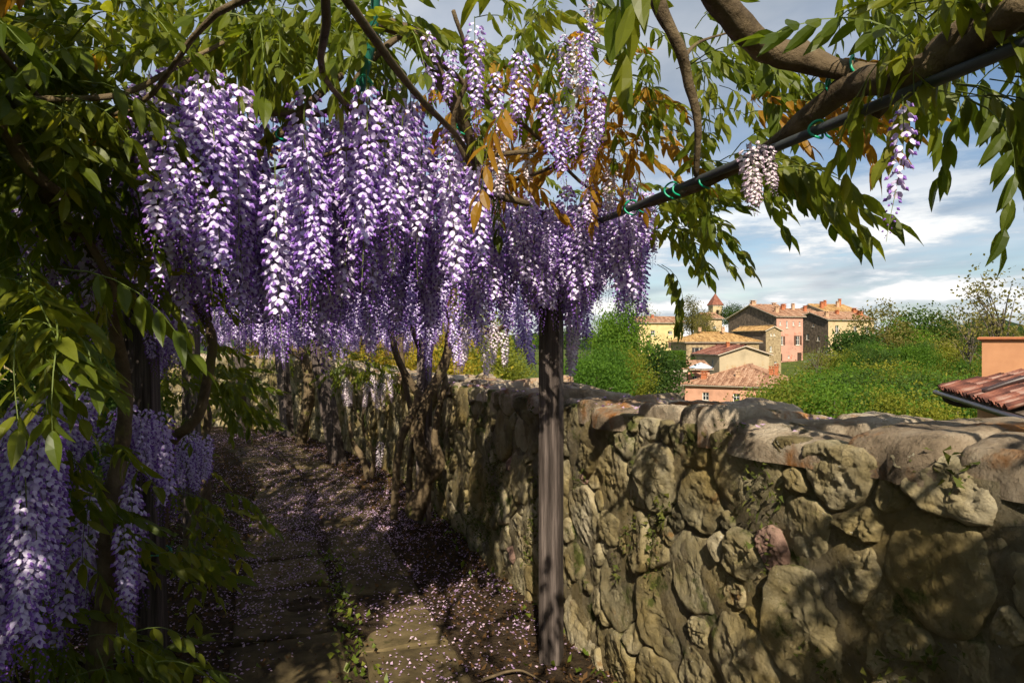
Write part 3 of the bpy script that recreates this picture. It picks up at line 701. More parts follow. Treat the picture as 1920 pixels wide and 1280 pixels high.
def raceme_arrays(seed, L=0.45, n=80, bud=0.25, rmax=0.047, lo=False, open_=1.0):
    g = np.random.RandomState(seed); V = []; Q = []; T = []; var = []; QK = []; SQ = []
    kx, ky = g.normal(0, .03, 2)
    def ax(t): return np.array([kx * t * t + 0.008 * math.sin(t * 5), ky * t * t, -L * t])
    tv, tq, _ = tube_np([ax(t) for t in np.linspace(-0.04, 1, 7)], np.linspace(0.0022, 0.0008, 7), 3, cap=False)
    V += list(tv); SQ += tq; var += [0.5] * len(tv)
    for i in range(n):
        t = 0.05 + 0.94 * (max(0, i + g.uniform(-.4, .4)) / n) ** 0.92; t = min(0.995, max(0.03, t))
        a = i * 2.39996 + g.normal(0, 0.25)
        is_bud = t > 1 - bud
        er = rmax * (1.0 - 0.62 * max(0, t - 0.25) / 0.75) * (0.75 if t < 0.1 else 1) * g.uniform(.8, 1.1)
        if is_bud: er *= 0.75
        o_ = np.array([math.cos(a), math.sin(a), 0.0]); sd = np.array([-math.sin(a), math.cos(a), 0.0]); up = np.array([0, 0, 1.0])
        c = ax(t) + o_ * er
        sz = (1.0 if not is_bud else 0.72 - 0.4 * (t - (1 - bud)) / bud) * g.uniform(.85, 1.15)
        v0 = g.uniform(0.1, 0.9) * (1 - 0.45 * t) + (0.1 if not is_bud else -0.1)
        # keel and wings: a pointed pod reaching out and down
        kd = o_ * 0.75 - up * 0.66 + sd * g.normal(0, .3); kd /= np.linalg.norm(kd); ku = np.cross(kd, sd)
        l, w_, h = 0.0165 * sz, 0.0052 * sz, 0.0066 * sz; b = len(V)
        V += [c - kd * l * .35, c + sd * w_ + kd * l * .1, c + ku * h + kd * l * .1, c - sd * w_ + kd * l * .1, c - ku * h + kd * l * .1, c + kd * l * .75]
        for p, q in ((1, 2), (2, 3), (3, 4), (4, 1)): T += [(b, b + q, b + p), (b + 5, b + p, b + q)]
        var += [v0] * 6
        # banner: a rounded petal bent back above it
        if not is_bud:
            bn = o_ * 0.72 + up * g.uniform(0.35, 0.85) + sd * g.normal(0, .3); bn /= np.linalg.norm(bn)
            bu = up - bn * np.dot(up, bn); bu /= np.linalg.norm(bu); bs = np.cross(bn, bu)
            bc = c + bu * 0.0075 * sz - o_ * 0.001; R_ = 0.0118 * sz * open_; b = len(V)
            m = 6 if lo else 8
            V.append(bc + bn * 0.0025)
            for k in range(m):
                th = 2 * math.pi * k / m; rr = R_ * (1.08 if abs(math.cos(th)) > .6 else 0.92)
                V.append(bc + bs * math.cos(th) * rr + bu * math.sin(th) * rr - bn * 0.004 * abs(math.cos(th)) - bn * 0.0015)
            QK += [(b, b + 1 + k, b + 1 + (k + 1) % m) for k in range(m)]; v1 = g.uniform(0.15, 1.0)
            var += [min(1, v1 + .25)] + [v1] * m
    return np.array(V), [(np.array(T), 1), (np.array(QK), 0), (np.array(SQ), 2)], np.array(var)
RAC = [raceme_arrays(s, L, n, b, r) for s, L, n, b, r in
       ((11, .46, 96, .20, .048), (12, .52, 108, .25, .046), (13, .38, 84, .15, .050), (14, .44, 92, .30, .044), (15, .56, 110, .22, .046), (16, .34, 76, .18, .050))]
RAC_LOOSE = [raceme_arrays(s, L, n, b, r) for s, L, n, b, r in ((21, .34, 46, .22, .036), (22, .40, 50, .30, .034))]
PURP = [M['banner'], M['keel'], M['stem']]; WHIT = [M['banner_w'], M['keel_w'], M['stem']]
RAC_ME = {'p': [mesh_np('raceme', a[0], a[1], PURP, False, {'var': a[2]}) for a in RAC],
          'w': [mesh_np('raceme', a[0], a[1], WHIT, False, {'var': a[2]}) for a in RAC],
          'l': [mesh_np('raceme', a[0], a[1], [M['banner'], M['keel'], M['stem']], False, {'var': a[2]}) for a in RAC_LOOSE]}
RAC_AR = {'p': RAC, 'w': RAC, 'l': RAC_LOOSE}
RAC_MT = {'p': PURP, 'w': WHIT, 'l': PURP}

# ------------------------------------------------------------------ the vines
class Vine:
    def __init__(s, name, loc, label):
        s.root = empty(name, loc); s.loc = Vector(loc); tag(s.root, label, 'wisteria', 'wisteria vines'); s.leaves = []; s.rac = []
    def wood(s, name, pts, r0, r1=None, n=7, seg=9, bump=0.22):
        mb = MB(); tube(mb, [tuple(Vector(p) - s.loc) for p in pts], r0, r1, n, seg, bump, seed=rnd.random() * 20)
        return mb.build(name, M['bark'], s.root, True)
    def tie(s, p, ax, r): return ring_tie(tuple(Vector(p) - s.loc), ax, r, s.root)
def vis(p):
    "how large a thing at p shows"
    d = p[1]
    if d < 0.3: return 1e-6 / (1 + abs(p[0]) + abs(d))
    X = abs(p[0] / d) / 0.75; Y = abs((p[2] - EYE) / d) / 0.5
    k = 1.0 if X < 1.05 and Y < 1.1 else 0.02
    return k / d ** 2

V_near = Vine('wisteria_vine', (1.55, -0.55, gz(-0.5)), 'leafy wisteria with thick bent branches over the wall, almost without blossom')
V_mid = Vine('wisteria_vine', (-0.86, 6.1, gz(6.1)), 'wisteria with several twisted trunks around the dark post at the wall')
V_far = Vine('wisteria_vine', (-3.75, 12.75, gz(12.7)), 'wisteria with one moss yellowed trunk at the bend of the wall')
V_left = Vine('wisteria_vine', (-1.98, 3.75, gz(3.75)), 'wisteria with a bare pale curved stem climbing the hedge side')
V_cam = Vine('wisteria_vine', (-1.72, 2.55, gz(2.5)), 'dark wisteria with long low violet clusters hanging by the grey split post')
V_low = Vine('wisteria_vine', (-2.15, 9.6, gz(9.6)), 'low wisteria with white clusters against the wall behind the leaning post')
V_leftfar = Vine('wisteria_vine', (-2.75, 6.2, gz(6)), 'wisteria draped over the far hedge side of the path')
VINES = [V_near, V_mid, V_far, V_left, V_cam, V_low, V_leftfar]

# woody stems seen in the picture (pixel, pixel, depth): real tubes at their own distance
A = at
V_near.wood('trunk', [(1.55, -0.55, -0.05), (1.45, -0.45, .6), (1.5, -0.3, 1.3), (1.42, -0.1, 1.9), (1.40, 0.2, 2.13)], [.07, .06, .055, .05, .045])
V_near.wood('branch', [(1.40, 0.2, 2.13), (1.2, .75, 2.15), A(1860, 40, 1.33), A(1740, 130, 1.45), A(1600, 160, 1.66), A(1520, 215, 1.78), A(1430, 285, 1.98), A(1300, 352, 2.25), A(1190, 390, 2.62)], [.05, .045, .042, .038, .035, .028, .02, .017, .013])
V_near.wood('branch', [A(1930, 0, 1.2), A(1790, 110, 1.4), A(1660, 142, 1.6), A(1560, 128, 1.68), A(1500, 108, 1.7), A(1440, 92, 1.7), A(1395, 55, 1.65), A(1340, -10, 1.6), A(1300, -60, 1.55)], [.03, .03, .026, .026, .040, .034, .034, .032, .03])
V_near.wood('branch', [A(1215, -60, 1.9), A(1240, 20, 1.95), A(1275, 95, 2.0), A(1290, 150, 2.05), A(1308, 230, 2.1), A(1305, 330, 2.2)], [.022, .02, .018, .015, .012, .008])
V_near.wood('branch', [A(1280, 110, 2.0), A(1310, 80, 2.05), A(1370, 60, 2.1)], .007, .003)
V_near.wood('branch', [A(1640, 215, 1.6), A(1690, 160, 1.58), A(1745, 90, 1.55)], .017, .012)
V_mid.wood('branch', [A(690, 40, 2.1), A(745, 52, 2.1), A(790, 80, 2.12), A(815, 130, 2.15), A(855, 200, 2.2), A(885, 270, 2.28), A(905, 335, 2.35), A(925, 362, 2.4), A(990, 382, 2.5)], [.02, .024, .026, .025, .023, .019, .016, .018, .012])
V_mid.wood('branch', [A(770, 55, 2.12), A(830, 120, 2.2), A(900, 180, 2.3), A(1000, 250, 2.5), A(1100, 350, 2.9), A(1200, 390, 3.2)], [.012, .01, .009, .008, .007, .005])
V_mid.wood('branch', [A(905, 350, 2.35), A(850, 240, 2.2), A(880, 130, 2.1), A(850, 20, 2.0)], .008, .006)
V_left.wood('branch', [A(470, 212, 2.1), A(560, 212, 2.15), A(620, 205, 2.2), A(700, 110, 2.1), A(760, 60, 2.1)], [.010, .012, .011, .010, .010])
V_left.wood('branch', [A(500, 268, 2.15), A(545, 235, 2.15), A(595, 180, 2.12), A(640, 140, 2.1)], [.012, .016, .014, .012])
V_left.tie(A(526, 256, 2.15), (1, 0, 0.7), 0.02); V_mid.tie(A(868, 228, 2.24), (0.5, 0.2, -1), 0.026)
for X, Y, d in ((1605, 132, 1.66), (1560, 172, 1.72), (1270, 358, 2.32), (1320, 343, 2.2)): V_near.tie(A(X, Y, d), (1, -.6, .45), 0.036 if X > 1500 else 0.024)
# the twisted trunks at the dark post
V_mid.wood('trunk', [A(775, 968, 6.05), A(795, 905, 6.05), A(800, 870, 6.02), A(785, 830, 5.98), A(795, 760, 5.95), A(830, 690, 5.95), A(845, 630, 5.95), A(850, 560, 6.0), A(840, 480, 6.0), A(800, 420, 6.0)], [.085, .07, .07, .05, .047, .045, .043, .036, .03, .025], n=8)
V_mid.wood('trunk', [A(795, 905, 6.05), A(822, 868, 6.02), A(815, 825, 6.0), A(822, 770, 6.05), A(835, 715, 6.1), A(828, 690, 6.1)], [.06, .062, .032, .028, .026, .022], n=8)
V_mid.wood('trunk', [A(738, 972, 5.95), A(742, 900, 5.95), A(750, 830, 5.95), A(775, 770, 5.95), A(785, 740, 6.0), A(765, 710, 6.0), A(745, 670, 5.9), A(735, 630, 5.8), A(720, 560, 5.6), A(660, 490, 5.4)], [.035, .034, .034, .036, .036, .034, .03, .026, .022, .018], n=8)
V_mid.wood('trunk', [A(765, 960, 6.3), A(768, 880, 6.3), A(775, 800, 6.3), A(760, 720, 6.3), A(752, 640, 6.3), A(770, 590, 6.3), A(775, 540, 6.3)], [.03, .028, .026, .025, .022, .02, .015])
V_mid.wood('branch', [A(848, 622, 5.95), A(890, 620, 5.9), A(930, 618, 5.8), A(960, 605, 5.6)], [.034, .03, .026, .016])
V_mid.wood('branch', [A(905, 618, 5.85), A(920, 634, 5.8), A(945, 630, 5.7), A(955, 612, 5.6)], [.016, .016, .015, .012])
V_mid.wood('branch', [A(845, 600, 5.95), A(825, 560, 5.9), A(830, 520, 5.8), A(850, 460, 5.6)], .022, .012)
V_mid.wood('branch', [A(852, 590, 5.95), A(880, 540, 6.0), A(890, 480, 6.0)], .018, .01)
V_mid.wood('branch', [A(785, 650, 6.0), A(750, 560, 5.4), A(700, 505, 5.0), A(660, 490, 4.6), A(600, 500, 4.2)], [.022, .02, .018, .014, .01])
V_mid.wood('branch', [A(700, 505, 5.0), A(730, 480, 5.0), A(755, 440, 5.0), A(745, 400, 4.8)], .014, .008)
V_far.wood('trunk', [A(563, 838, 12.3), A(570, 790, 12.3), A(580, 740, 12.35), A(575, 690, 12.4), A(560, 640, 12.4), A(530, 600, 12.2), A(500, 570, 12.0)], [.11, .10, .10, .09, .07, .06, .05])
V_far.wood('branch', [A(578, 700, 12.4), A(600, 650, 12.2), A(640, 600, 11.8)], .05, .03)
V_far.wood('branch', [A(575, 680, 12.4), A(520, 640, 11.8), A(480, 590, 11.0)], .035, .02)
V_low.wood('trunk', [A(692, 902, 8.6), A(680, 860, 8.65), A(660, 825, 8.7), A(655, 780, 8.75)], [.045, .04, .03, .016])
V_low.wood('trunk', [A(695, 900, 8.6), A(700, 850, 8.6), A(680, 800, 8.6), A(690, 740, 8.6), A(720, 700, 8.6)], [.03, .024, .018, .014, .01])
V_low.wood('branch', [A(682, 800, 8.6), A(650, 740, 8.7), A(655, 700, 8.7)], .012, .006)
# left side
V_left.wood('trunk', [(-1.98, 3.75, -.15), (-1.93, 3.7, .3), A(312, 880, 3.5), A(316, 835, 3.45), A(330, 818, 3.42), A(370, 780, 3.4), A(388, 715, 3.4), A(398, 640, 3.4), A(380, 590, 3.4), A(355, 560, 3.38), A(350, 500, 3.3), A(340, 430, 3.1), A(390, 380, 2.9), A(450, 320, 2.6)], [.05, .045, .034, .03, .028, .026, .024, .023, .022, .02, .018, .016, .014, .012], n=8, bump=.14)
V_left.wood('branch', [A(352, 568, 3.38), A(410, 570, 3.36), A(445, 550, 3.3), A(468, 520, 3.2)], [.012, .011, .010, .007])
V_left.wood('branch', [A(390, 420, 3.1), A(395, 480, 3.2), A(390, 560, 3.3), A(396, 600, 3.38)], .008, .006)
V_left.wood('branch', [A(55, 360, 1.9), A(110, 400, 1.95), A(160, 445, 2.0), A(195, 505, 2.05), A(215, 545, 2.1), A(190, 590, 2.1), A(165, 612, 2.1)], [.012, .013, .012, .010, .009, .008, .005])
V_cam.wood('branch', [A(-20, 180, 1.6), A(15, 250, 1.65), A(50, 310, 1.7), A(95, 350, 1.75), A(125, 365, 1.8)], [.018, .018, .017, .014, .010])
V_cam.wood('branch', [A(-20, 188, 1.7), A(100, 186, 1.7), A(200, 182, 1.75), A(260, 165, 1.8), A(340, 120, 1.85), A(420, 80, 1.9)], [.009, .008, .008, .008, .006, .005])
V_cam.wood('trunk', [A(185, 1300, 2.45), A(192, 1200, 2.45), A(205, 1080, 2.5), A(200, 980, 2.5), A(225, 860, 2.6), A(235, 740, 2.6), A(210, 600, 2.5), A(150, 450, 2.3), A(60, 330, 1.9)], [.045, .042, .04, .036, .03, .026, .022, .02, .018])
V_leftfar.wood('trunk', [(-2.75, 6.2, -.3), A(385, 900, 6.2), A(378, 840, 6.2), A(390, 780, 6.2), A(370, 700, 6.1), A(360, 600, 6), A(420, 520, 5.6)], [.05, .045, .04, .036, .03, .026, .02])
V_leftfar.wood('trunk', [(-2.2, 4.7, -.2), A(368, 1080, 4.6), A(352, 1010, 4.6), A(380, 930, 4.7), A(385, 860, 4.8)], [.035, .034, .03, .022, .012])
# a lattice of runners over the roof
for i in range(46):
    y = rnd.uniform(1.2, 12); vv = min((V_mid, V_left, V_leftfar, V_far, V_cam), key=lambda q: (q.loc.y - y) ** 2 + rnd.random() * 3)
    s = s_of_y(y); o = rnd.uniform(0.1, 2.2); P = []
    dirn = rnd.uniform(-1.0, 1.0)
    for k in range(5):
        x, yy, _, _ = wall_xy(s + k * 0.45, o + dirn * k * 0.3 + rnd.uniform(-.08, .08)); P.append((x, yy, 2.16 - 0.02 * yy + rnd.uniform(-.05, .10)))
    r = rnd.uniform(.006, .014); vv.wood('branch', P, r, r * .5, 4, 6, .15)

# racemes and leaves -------------------------------------------------
def roof(y): return 2.17 - 0.022 * y
def nearest(x, y, cands):
    return min(cands, key=lambda q: (q.loc.x - x) ** 2 * 0.6 + (q.loc.y - y) ** 2)
G = np.random.RandomState(77)
def rac(v, p, kind='p', var=None, sc_=1.0, tilt=0.06):
    if var is None: var = G.randint(len(RAC_ME[kind]))
    v.rac.append((Vector(p), kind, var, G.uniform(0, 6.28), G.normal(0, tilt), G.normal(0, tilt), sc_ * G.uniform(.85, 1.15)))
def leaf(v, p, rz, kind='g', var=None, tilt=None, roll=0, sc_=1.0):
    if var is None: var = G.randint(len(LEAVES))
    if tilt is None: tilt = G.normal(0.1, .35)
    v.leaves.append((Vector(p), kind, var, rz, tilt, roll, sc_ * G.uniform(.8, 1.15)))
def so_pt(s, o, z):
    x, y, _, _ = wall_xy(s, o); return Vector((x, y, z))
# main curtain of blossom
cnt = 0
while cnt < 760:
    y = 1.75 + 11.5 * G.rand() ** 1.9; s = s_of_y(y); o = G.uniform(-0.25, 2.35)
    x, yy, _, _ = wall_xy(s, o)
    X = 960 + F * x / yy
    if yy < 1.9 or (yy < 2.9 and X > 700) : continue                 # bare branches and sky over the right of the path
    if yy < 2.3 and X < 260: continue
    if X > 1190 or (yy > 4.2 and o < 0.1 and G.rand() < .5): continue
    z = roof(yy) + G.uniform(-.16, .14)
    if yy > 5.5 and o < 0.6: z -= G.uniform(0, .2)
    rac(nearest(x, yy, (V_mid, V_left, V_leftfar, V_far)), (x, yy, z)); cnt += 1
# dense bunch on the sunlit post, the bunch left of centre, the tall bunch by the green bar
for i in range(92): rac(V_mid, at(G.uniform(985, 1195), 0, 1) * 0 + Vector(((G.uniform(985, 1200) - 960) / F * 3.35, G.uniform(2.85, 3.75), G.uniform(1.96, 2.18))), sc_=.80)
for i in range(48): rac(V_left, at(G.uniform(265, 450), G.uniform(110, 260), G.uniform(1.75, 2.3)))
for i in range(26): rac(V_mid, at(G.uniform(620, 780), G.uniform(165, 260), G.uniform(2.0, 2.7)))
for i in range(60): rac(V_left, at(G.uniform(430, 900), G.uniform(210, 330), G.uniform(2.15, 3.0)))
for i in range(26): rac(V_mid, at(G.uniform(860, 1010), G.uniform(340, 430), G.uniform(2.9, 3.8)))
# thinner, partly faded clusters high over the path
for X, Y, d, k in ((745, 120, 2.5, 'w'), (735, 120, 2.5, 'p'), (800, 60, 2.0, 'l'), (845, 90, 1.9, 'l'), (930, 130, 1.95, 'l'), (940, 230, 2.3, 'w'), (990, 250, 2.6, 'w'), (1020, 170, 2.0, 'l'), (1040, 190, 2.1, 'p'), (1075, 200, 2.1, 'l'),
                   (1120, 150, 2.0, 'l'), (1128, 185, 2.15, 'p'), (1060, 60, 2.0, 'l'), (1100, 30, 2.1, 'p'), (1085, 70, 2.2, 'w'), (975, 90, 1.9, 'p'), (890, 40, 2.0, 'p'), (1150, 300, 2.6, 'w'), (1100, 330, 2.7, 'p'), (1180, 330, 2.7, 'p'), (1110, -10, 2.4, 'w')):
    rac(V_mid, A(X, Y, d), k, sc_=.62)
rac(V_near, A(1420, 262, 1.62), 'w', 2, .55, .03); rac(V_near, A(1400, 275, 1.66), 'w', 5, .5); rac(V_near, A(1440, 270, 1.63), 'w', 5, .42); rac(V_near, A(1692, 188, 1.36), 'l', 1, .78, .02)
# clusters over the wall and low by the trunks
for X, Y, d, k in ((1085, 560, 3.8, 'w'), (1070, 570, 3.9, 'w'), (1098, 545, 3.8, 'p'), (1078, 585, 3.85, 'w'), (970, 560, 4.6, 'p'), (985, 590, 4.5, 'p'), (955, 560, 4.8, 'p'), (975, 540, 4.5, 'p'),
                   (880, 600, 5.4, 'w'), (905, 610, 5.3, 'w'), (895, 590, 5.4, 'p'), (870, 610, 5.6, 'p'), (925, 600, 5.2, 'w'), (850, 600, 5.8, 'p'), (940, 620, 5.2, 'w')):
    rac(V_mid, A(X, Y, d), k, sc_=.9)
for X, Y, d in ((648, 705, 8.4), (655, 715, 8.4), (705, 710, 8.4), (690, 712, 8.5), (717, 716, 8.4), (640, 700, 8.5), (715, 825, 8.2), (730, 700, 8.4), (700, 700, 8.3)): rac(V_low, A(X, Y, d), 'w', sc_=.9)
for i in range(9): rac(V_far, A(G.uniform(490, 530), G.uniform(600, 640), G.uniform(9, 11)))
# low clusters on the hedge side
for X0, X1, Y0, Y1, d0, d1, n in ((-40, 95, 740, 900, 1.9, 2.3, 26), (-40, 80, 900, 1000, 1.8, 2.1, 16), (195, 305, 745, 800, 2.7, 3.1, 20), (120, 250, 900, 1010, 2.3, 2.7, 12), (290, 360, 540, 590, 3.3, 3.8, 12), (325, 385, 800, 830, 3.8, 4.2, 8), (90, 190, 690, 760, 2.5, 3.0, 8), (200, 250, 1000, 1060, 2.5, 2.8, 5), (240, 290, 560, 640, 3.2, 3.6, 4)):
    for i in range(n): rac(V_cam if X0 < 280 else V_left, A(G.uniform(X0, X1), G.uniform(Y0, Y1), G.uniform(d0, d1)), sc_=.95 if X0 < 180 else .8)

# leaves over the roof; thin where the sun comes through to blossom, wall and path
def shaft(x, y):
    "share of leaf cover kept at roof point x, y"
    if x > 0.38 and -0.1 < y < 3.2: return 0.04              # open side above the wall
    if -0.80 < x < -0.38 and 0.3 < y < 2.4: return 0.05       # slit that lights the path
    if x < -0.35 - .3 * y and y > 1.0: return 1.0
    if y > 1.1 and y < 5.5: return 0.14
    return 1.0
n = 0
while n < 1250:
    y = G.uniform(-3.2, 14.5); s = s_of_y(y) if y > -1.9 else (y + 2.0) * 1.06
    o = G.uniform(-0.5, 3.0); x, yy, _, _ = wall_xy(max(0, s), o)
    if y < -1.9: yy = y; x = 1.58 - .345 * y - o
    if G.rand() > shaft(x, yy): continue
    z = roof(yy) + abs(G.normal(0, .16)) + 0.03
    leaf(nearest(x, yy, (V_near, V_mid, V_left, V_leftfar, V_far, V_cam)), (x, yy, z), G.uniform(0, 6.28), 'b' if (yy > 1.5 and x > -1.2 and G.rand() < .30) else 'g'); n += 1
# dense cover above the left edge and unseen leaf blocks added behind the camera
for i in range(420):
    y = G.uniform(0.5, 4.5); x = -0.62 - .345 * y + G.uniform(-1.0, .05)
    leaf(nearest(x, y, (V_cam, V_left)), (x, y, roof(y) + G.uniform(-.15, .5)), G.uniform(0, 6.28), 'g')
for i in range(620):  # unseen mass above the camera, added to darken the upper left leaves
    leaf(V_cam, (G.uniform(-3.0, -1.0), G.uniform(-1.6, 1.1), G.uniform(2.2, 3.5)), G.uniform(0, 6.28), 'g')
for i in range(640):  # unseen canopy behind the camera, added to shade the lower right wall
    leaf(V_near, (G.uniform(0.8, 2.1), G.uniform(-2.0, 0.0), G.uniform(2.05, 2.5)), G.uniform(0, 6.28), 'g')
for i in range(340):  # extra roof leaves over the far end, added to shade the wall there
    y = G.uniform(7.5, 15.3); x, yy, _, _ = wall_xy(s_of_y(y), G.uniform(-.4, 3.0)); leaf(V_far, (x, yy, roof(yy) + G.uniform(.02, .5)), G.uniform(0, 6.28), 'g', sc_=1.3)
for i in range(260):  # further leaves added before the bend to keep sun off it
    leaf(V_far, (G.uniform(-8.2, -3.8), G.uniform(11.2, 14.6), G.uniform(1.85, 2.5)), G.uniform(0, 6.28), 'g', sc_=1.4)
# hedge side drape
for i in range(620):
    y = 1.2 + 7.5 * G.rand() ** 1.3; s = s_of_y(y); z = G.uniform(.05, 2.2)
    o = 2.42 + G.uniform(-.05, .6) + 0.25 * math.sin(y * 2.2 + z * 2)
    x, yy, _, _ = wall_xy(s, o)
    if 150 < 960 + F * x / yy < 430 and yy < 4.1 and not z > 1.9: continue
    v = V_cam if yy < 2.9 else (V_left if yy < 4.8 else V_leftfar)
    leaf(v, (x, yy, gz(yy) + z), G.uniform(-1.8, 1.8) , 'g', tilt=G.normal(.3, .35))
# sprays that stand out in the picture
def spray(v, X0, X1, Y0, Y1, d0, d1, n, ang=(0, 6.28), kind='g', sc_=1.0, var=None, tilt=None):
    for i in range(n): leaf(v, A(G.uniform(X0, X1), G.uniform(Y0, Y1), G.uniform(d0, d1)), G.uniform(*ang), kind, None if var is None else var[G.randint(len(var))], G.normal(*tilt) if tilt else None, 0, sc_)
R0 = (-.7, .9)
spray(V_near, 1195, 1300, 370, 440, 2.6, 3.0, 24, (-1.0, .8), 'g', 1.0)
spray(V_near, 1400, 1460, 300, 350, 2.0, 2.2, 8, (-.7, .3), 'g', 1.05, (1, 3), (.1, .2))
spray(V_near, 1280, 1400, 290, 360, 2.25, 2.6, 10, (-1.4, .6), 'g', 1.0, (1, 2, 3))
spray(V_near, 1130, 1350, 20, 290, 2.05, 2.7, 28, (-1.6, 1.6), 'g', 1.0)
spray(V_near, 1350, 1560, 60, 190, 1.95, 2.5, 13, (-2.2, 1.4), 'g', 1.0, (1, 2, 3))
spray(V_near, 1480, 1620, 150, 240, 2.0, 2.4, 8, (-1.6, .4), 'b', .9, (1, 2, 3))
spray(V_near, 1380, 1520, 180, 240, 2.1, 2.4, 8, (-2, 1), 'b', .8)
spray(V_near, 1560, 1700, -60, 80, 1.75, 2.1, 16, (-2.4, 1.4), 'g', 1.0, (2, 3))
spray(V_near, 1690, 1920, -60, 110, 1.3, 1.7, 40, (0, 6.28), 'g', .95, (1, 2, 3))
spray(V_near, 1720, 1800, 140, 190, 1.4, 1.6, 5, (-1.2, -.2), 'g', 1.0, (3,), (.55, .15))
spray(V_near, 1800, 1920, 120, 190, 1.3, 1.5, 9, (-.9, .1), 'g', 1.0, (1, 3), (.55, .2))
spray(V_near, 1225, 1250, 495, 520, 2.7, 2.9, 2, (-.4, .4), 'g', .75, (3,), (.8, .1))
spray(V_mid, 1120, 1240, 170, 300, 2.4, 2.9, 22, (0, 6.28), 'b', .9)
spray(V_mid, 840, 1130, 120, 330, 2.5, 3.2, 56, (0, 6.28), 'b', .95)
spray(V_mid, 800, 1100, -20, 220, 2.2, 2.8, 40, (0, 6.28), 'g', .95)
spray(V_mid, 950, 1200, 300, 390, 3.2, 3.8, 12, (0, 6.28), 'g', .9)
spray(V_left, 470, 760, -20, 130, 1.9, 2.4, 62, (0, 6.28), 'g', .95)
spray(V_cam, 330, 560, -40, 90, 1.8, 2.3, 44, (0, 6.28), 'g')
spray(V_cam, -60, 240, -60, 330, 1.6, 2.3, 130, (0, 6.28), 'g')
spray(V_left, 40, 230, 320, 560, 2.0, 2.7, 70, (-1.8, 1.6), 'g', .95)
spray(V_cam, -60, 130, 490, 660, 1.4, 1.75, 22, (-1.0, .5), 'g', 1.1, (0, 1, 4), (.25, .25))
spray(V_left, 280, 400, 430, 560, 2.8, 3.3, 16, (-1.2, 1.2), 'g', .9)
spray(V_left, 300, 430, 620, 780, 3.6, 4.4, 24, (-1.2, 1.0), 'g', .95)
spray(V_left, 390, 440, 700, 790, 4.2, 5.0, 20, (-.8, .6), 'g', 1.0)
spray(V_left, 320, 400, 920, 1000, 2.8, 3.2, 11, (-.8, .8), 'g', 1.0, (0, 1, 5))
spray(V_left, 300, 340, 1010, 1070, 2.6, 2.9, 7, (-.9, .6), 'g', 1.0, (0, 1, 5))
spray(V_cam, 90, 230, 830, 960, 2.2, 2.5, 8, (-1.2, 1.2), 'g', 1.0)
spray(V_cam, 160, 290, 960, 1080, 2.3, 2.6, 7, (-1.2, 1.2), 'g', 1.0)
spray(V_cam, 0, 300, 1180, 1290, 2.1, 2.6, 30, (-1.2, 1.2), 'g', 1.0)
spray(V_low, 620, 740, 650, 720, 8.2, 8.8, 44, (0, 6.28), 'g', 1.0)
spray(V_far, 430, 640, 600, 660, 9.5, 13, 40, (0, 6.28), 'g', 1.0)

def grow(v):
    "the parts that show largest become objects of their own, the rest one mesh"
    def mat4(p, rz, tilt, roll, k):
        return Matrix.Translation(p - v.loc) @ Matrix.Rotation(rz, 4, 'Z') @ Matrix.Rotation(tilt, 4, 'Y') @ Matrix.Rotation(roll, 4, 'X') @ Matrix.Scale(k, 4)
    def join(name, items, arrs, mats):
        Vs = []; polys = {}; var = []; nv = 0
        for arr, mx, mset in items:
            m = np.array(mx); Vs.append(arr[0] @ m[:3, :3].T + m[:3, 3])
            for fa, mi in arr[1]: polys.setdefault((fa.shape[1], mset + mi), []).append(fa + nv)
            var.append(arr[2]); nv += len(arr[0])
        o = obj(name, mesh_np(name, np.concatenate(Vs), [(np.concatenate(f), k[1]) for k, f in polys.items()], mats, False, {'var': np.clip(np.concatenate(var) + 0, 0, 1)}), v.root, 'stuff')
    L = sorted(v.leaves, key=lambda t: -vis(t[0])); rest = []
    for i, (p, kind, var, rz, tl, rl, k) in enumerate(L):
        mx = mat4(p, rz, tl, rl, k)
        if i < 290: o = obj('leaf', LEAF_ME[kind][var], v.root); o.matrix_local = mx
        else: rest.append((LEAVES[var], mx, 0 if kind == 'g' else 2))
    if rest: join('foliage', rest, None, [M['leaf'], M['stem'], M['leaf_bronze'], M['stem']])
    L = sorted(v.rac, key=lambda t: -vis(t[0])); rest = []
    mats = PURP + WHIT + RAC_MT['l']
    for i, (p, kind, var, rz, a, b, k) in enumerate(L):
        mx = mat4(p, rz, a, b, k)
        if i < 290: o = obj('raceme', RAC_ME[kind][var], v.root); o.matrix_local = mx
        else: rest.append((RAC_AR[kind][var], mx, {'p': 0, 'w': 3, 'l': 6}[kind]))
    if rest: join('blossom_mass', rest, None, mats)
for v in VINES: grow(v)

